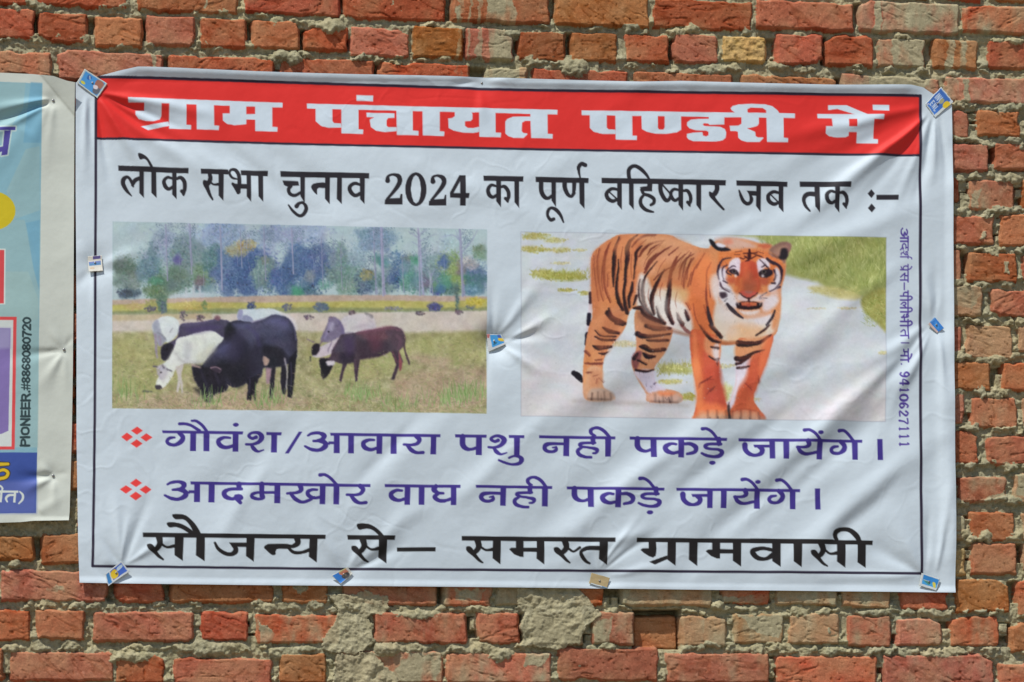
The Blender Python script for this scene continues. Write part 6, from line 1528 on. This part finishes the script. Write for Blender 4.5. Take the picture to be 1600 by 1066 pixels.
def build_poster():
    cv = Canvas(-420, 100, 130, 830, 2.0, (192, 198, 190))
    print_poster(cv)
    xl = interp([(100, -400), (830, -400)])
    xr = interp([(110, 116.5), (300, 115.6), (480, 114.6), (580, 113.6), (680, 112), (800, 108.6), (814, 107.2)])
    yt = interp([(-400, 112), (0, 115.3), (52, 117.5), (66, 119), (83, 121.5), (104, 129.5), (116, 132.5), (120, 134)])
    yb = interp([(-400, 824), (-60, 819.5), (0, 817.7), (40, 816.5), (60, 814.5), (100, 813.8), (112, 813.5)])
    px, py = cloth_grid(xl, xr, yt, yb, 620, 760)
    nails = [(83, 158), (100, 547), (83, 744)]
    def rel(X, Y):
        X = X.astype(np.float32); Y = Y.astype(np.float32)
        h = 7 + 5 * sst(110, 40, X) + 1.6 * fbm(X, Y, 90, 31, 2) + .5 * fbm(X, Y, 30, 32, 2) + .08 * fbm(X, Y, 8, 33, 2)
        for x0, y0, x1, y1, am, w0, w1 in [(80,160,-60,212,-8,3,15),(80,156,-40,178,6,3,12),(70,166,-60,235,5,4,12),(84,164,70,260,2.5,4,12),(78,162,0,330,3,6,28),(40,200,-40,300,3.5,14,16),
                                           (97,548,0,560,-4,3,14),(98,552,62,610,4,3,14),(102,543,114,525,-2.5,3,6),(98,545,70,500,2,3,12),(100,553,104,640,2,4,14),
                                           (80,744,20,748,-4.5,3,12),(80,740,60,728,3.5,3,9),(80,748,30,770,4,3,12),(84,750,84,812,2,4,10),(87,742,110,738,-1.5,3,7),(60,800,110,770,2,8,10)]:
            dx, dy = x1 - x0, y1 - y0; L = math.hypot(dx, dy); dx /= L; dy /= L
            al = ((X - x0) * dx + (Y - y0) * dy) / L; ac = -(X - x0) * dy + (Y - y0) * dx
            wd = w0 + (w1 - w0) * np.clip(al, 0, 1)
            h += am * sst(-.03, .08, al) * (1 - sst(.3, 1.2, al)) * np.exp(-(ac / wd) ** 2)
        for x, y in nails:
            k = np.exp(-(((X - x) ** 2 + (Y - y) ** 2) / 13 ** 2)); h = h * (1 - k) + 5 * k
        # the free top right corner bends forward
        d = (X - 60) * .78 - (Y - 117) * .42 - .5
        d = ((X - 58) * (187 - 117) - (Y - 117) * (117 - 58)) / math.hypot(70, 59)
        h = h + .62 * np.maximum(d, 0) * sst(0, 5, d) * sst(215, 175, Y)
        h = h + 4 * sst(806, 818, Y) * sst(20, 70, X)
        return np.maximum(h, 4.5)
    hh = regular_relief(rel, px, py)
    P = off_wall(px, py, hh / 1000).reshape(-1, 3)
    col = albedo(cv.sample(px, py)).reshape(-1, 3)
    Fc = grid_faces(*px.shape)
    reg = cv.region_at(px.ravel()[Fc].mean(1), py.ravel()[Fc].mean(1))
    root = empty('poster', tuple(off_wall(np.array(-140.), np.array(818.), .01)))
    tag(root, 'pale blue printed poster with a curled corner beside the left edge of the white banner', 'poster')
    for r, nm in enumerate(['sheet', 'printed_ground', 'lettering', 'printed_disc', 'printed_block', 'printed_frame', 'footer_band', 'lettering', 'lettering', 'lettering']):
        v, f, a = sub_mesh(P, Fc, reg == r, {'print': col})
        if len(f): mesh_ob(nm, v, f, VINYL_M, root, a)
    for (x, y), lb in zip(nails, ('steel nail through the top right of the blue poster', 'steel nail through the white margin halfway down the blue poster', 'steel nail beside the navy footer of the blue poster')):
        nail(x, y, 6.0, None, lb, 2.2, 'nails through the sheets')

def nail(x, y, out, parent, label=None, r=1.6, group=None):
    """round flat head on a short shank; photo px, mm"""
    c = off_wall(np.array(float(x)), np.array(float(y)), out / 1000)
    rr = r * 1.5 / 1000
    prof = [(0.35, -12.0), (0.35, 0.4), (1.0, .5), (1.02, 1.0), (.8, 1.5), (.35, 1.75), (0.02, 1.8)]
    n = 14; t = np.linspace(0, 2 * np.pi, n, endpoint=False)
    V = np.array([[c[0] + q * rr * math.cos(k), c[1] - z / 1000, c[2] + q * rr * math.sin(k)] for q, z in prof for k in t])
    Fc = [(i * n + j, i * n + (j + 1) % n, (i + 1) * n + (j + 1) % n, (i + 1) * n + j) for i in range(len(prof) - 1) for j in range(n)]
    if parent is None:
        o = mesh_ob('nail', V, Fc, NAIL_M, origin=tuple(c))
        tag(o, label, 'nail', group)
    else:
        o = mesh_ob('nail', V, Fc, NAIL_M, parent)
    return o

def build_card(cd, rel):
    q = np.array(cd['q'], float)
    n = 42
    cvs = Canvas(0, 0, 1, 1, 90, cd['base'])
    cvs.region = None
    for shp, c in cd['art']: cvs.paint(((1, 0, 0), (0, 1, 0)), shp, c, 1.3)
    u, v = np.meshgrid(np.linspace(0, 1, n), np.linspace(0, 1, n))
    rs = np.random.RandomState(int(q[0, 0]))
    # slightly torn, uneven outline
    e = .018
    uu = u + e * (fbm(v * 40, u * 3, 5, 35, 2) * (1 - 2 * np.abs(u - .5)) * 0 + fbm(v * 60 + q[0, 0], u * 0, 6, 36, 2) * np.abs(2 * u - 1))
    vv = v + e * fbm(u * 60 + q[0, 1], v * 0, 6, 37, 2) * np.abs(2 * v - 1)
    px = (q[0, 0] * (1 - uu) + q[1, 0] * uu) * (1 - vv) + (q[3, 0] * (1 - uu) + q[2, 0] * uu) * vv
    py = (q[0, 1] * (1 - uu) + q[1, 1] * uu) * (1 - vv) + (q[3, 1] * (1 - uu) + q[2, 1] * uu) * vv
    nu, nv = cd['nail']
    bend = .5 * fbm(u * 40 + q[0, 0], v * 40, 16, 38, 2) + rs.uniform(1.2, 2.8) * ((u - nu) ** 2 + .6 * (v - nv) ** 2) + rs.uniform(-1, 1) * (u - nu) * (v - nv) * 3
    h0 = float(np.max(regular_relief(rel, px, py)))
    out = h0 + 1.2 + bend
    if cd['fold']:
        ax, at = cd['fold']; w = v if cd['fold'][0] in (0, 1) else u
        out = out + (3.2 * np.abs(w - at) * (1 if ax == 0 else .8))
    nx, ny = px.flat[np.argmin((u - nu) ** 2 + (v - nv) ** 2)], py.flat[np.argmin((u - nu) ** 2 + (v - nv) ** 2)]
    front = off_wall(px, py, out / 1000).reshape(-1, 3)
    back = off_wall(px, py, (out - .7) / 1000).reshape(-1, 3)
    col = albedo(cvs.sample(u, v)).reshape(-1, 3)
    Fc = grid_faces(n, n); N2 = n * n
    rim = np.concatenate([np.arange(n), np.arange(2 * n - 1, N2, n), np.arange(N2 - 2, N2 - n - 1, -1), np.arange(N2 - 2 * n, 0, -n)])
    side = [(rim[(i + 1) % len(rim)], rim[i], rim[i] + N2, rim[(i + 1) % len(rim)] + N2) for i in range(len(rim))]
    side = np.array(side)[:, ::-1]
    V = np.vstack([front, back]); brown = np.tile(albedo(np.array((178, 164, 132))), (N2, 1))
    root = empty('card_scrap', tuple(front.mean(0)))
    tag(root, cd['label'], 'card scrap', CARD_GROUP)
    mesh_ob('card', V, np.vstack([Fc, Fc[:, ::-1] + N2, side]), CARD_M, root, {'print': np.vstack([col, brown])})
    k = np.argmin((u - nu) ** 2 + (v - nv) ** 2)
    nail(nx, ny, out.flat[k], root, r=1.6)

build_ground()
build_wall()
_rel = build_banner()
build_poster()
for _c in CARDS: build_card(_c, _rel)
nail(752, 131, 7.0, None, 'steel nail through the top hem of the white banner above its title', 1.8, 'nails through the sheets')
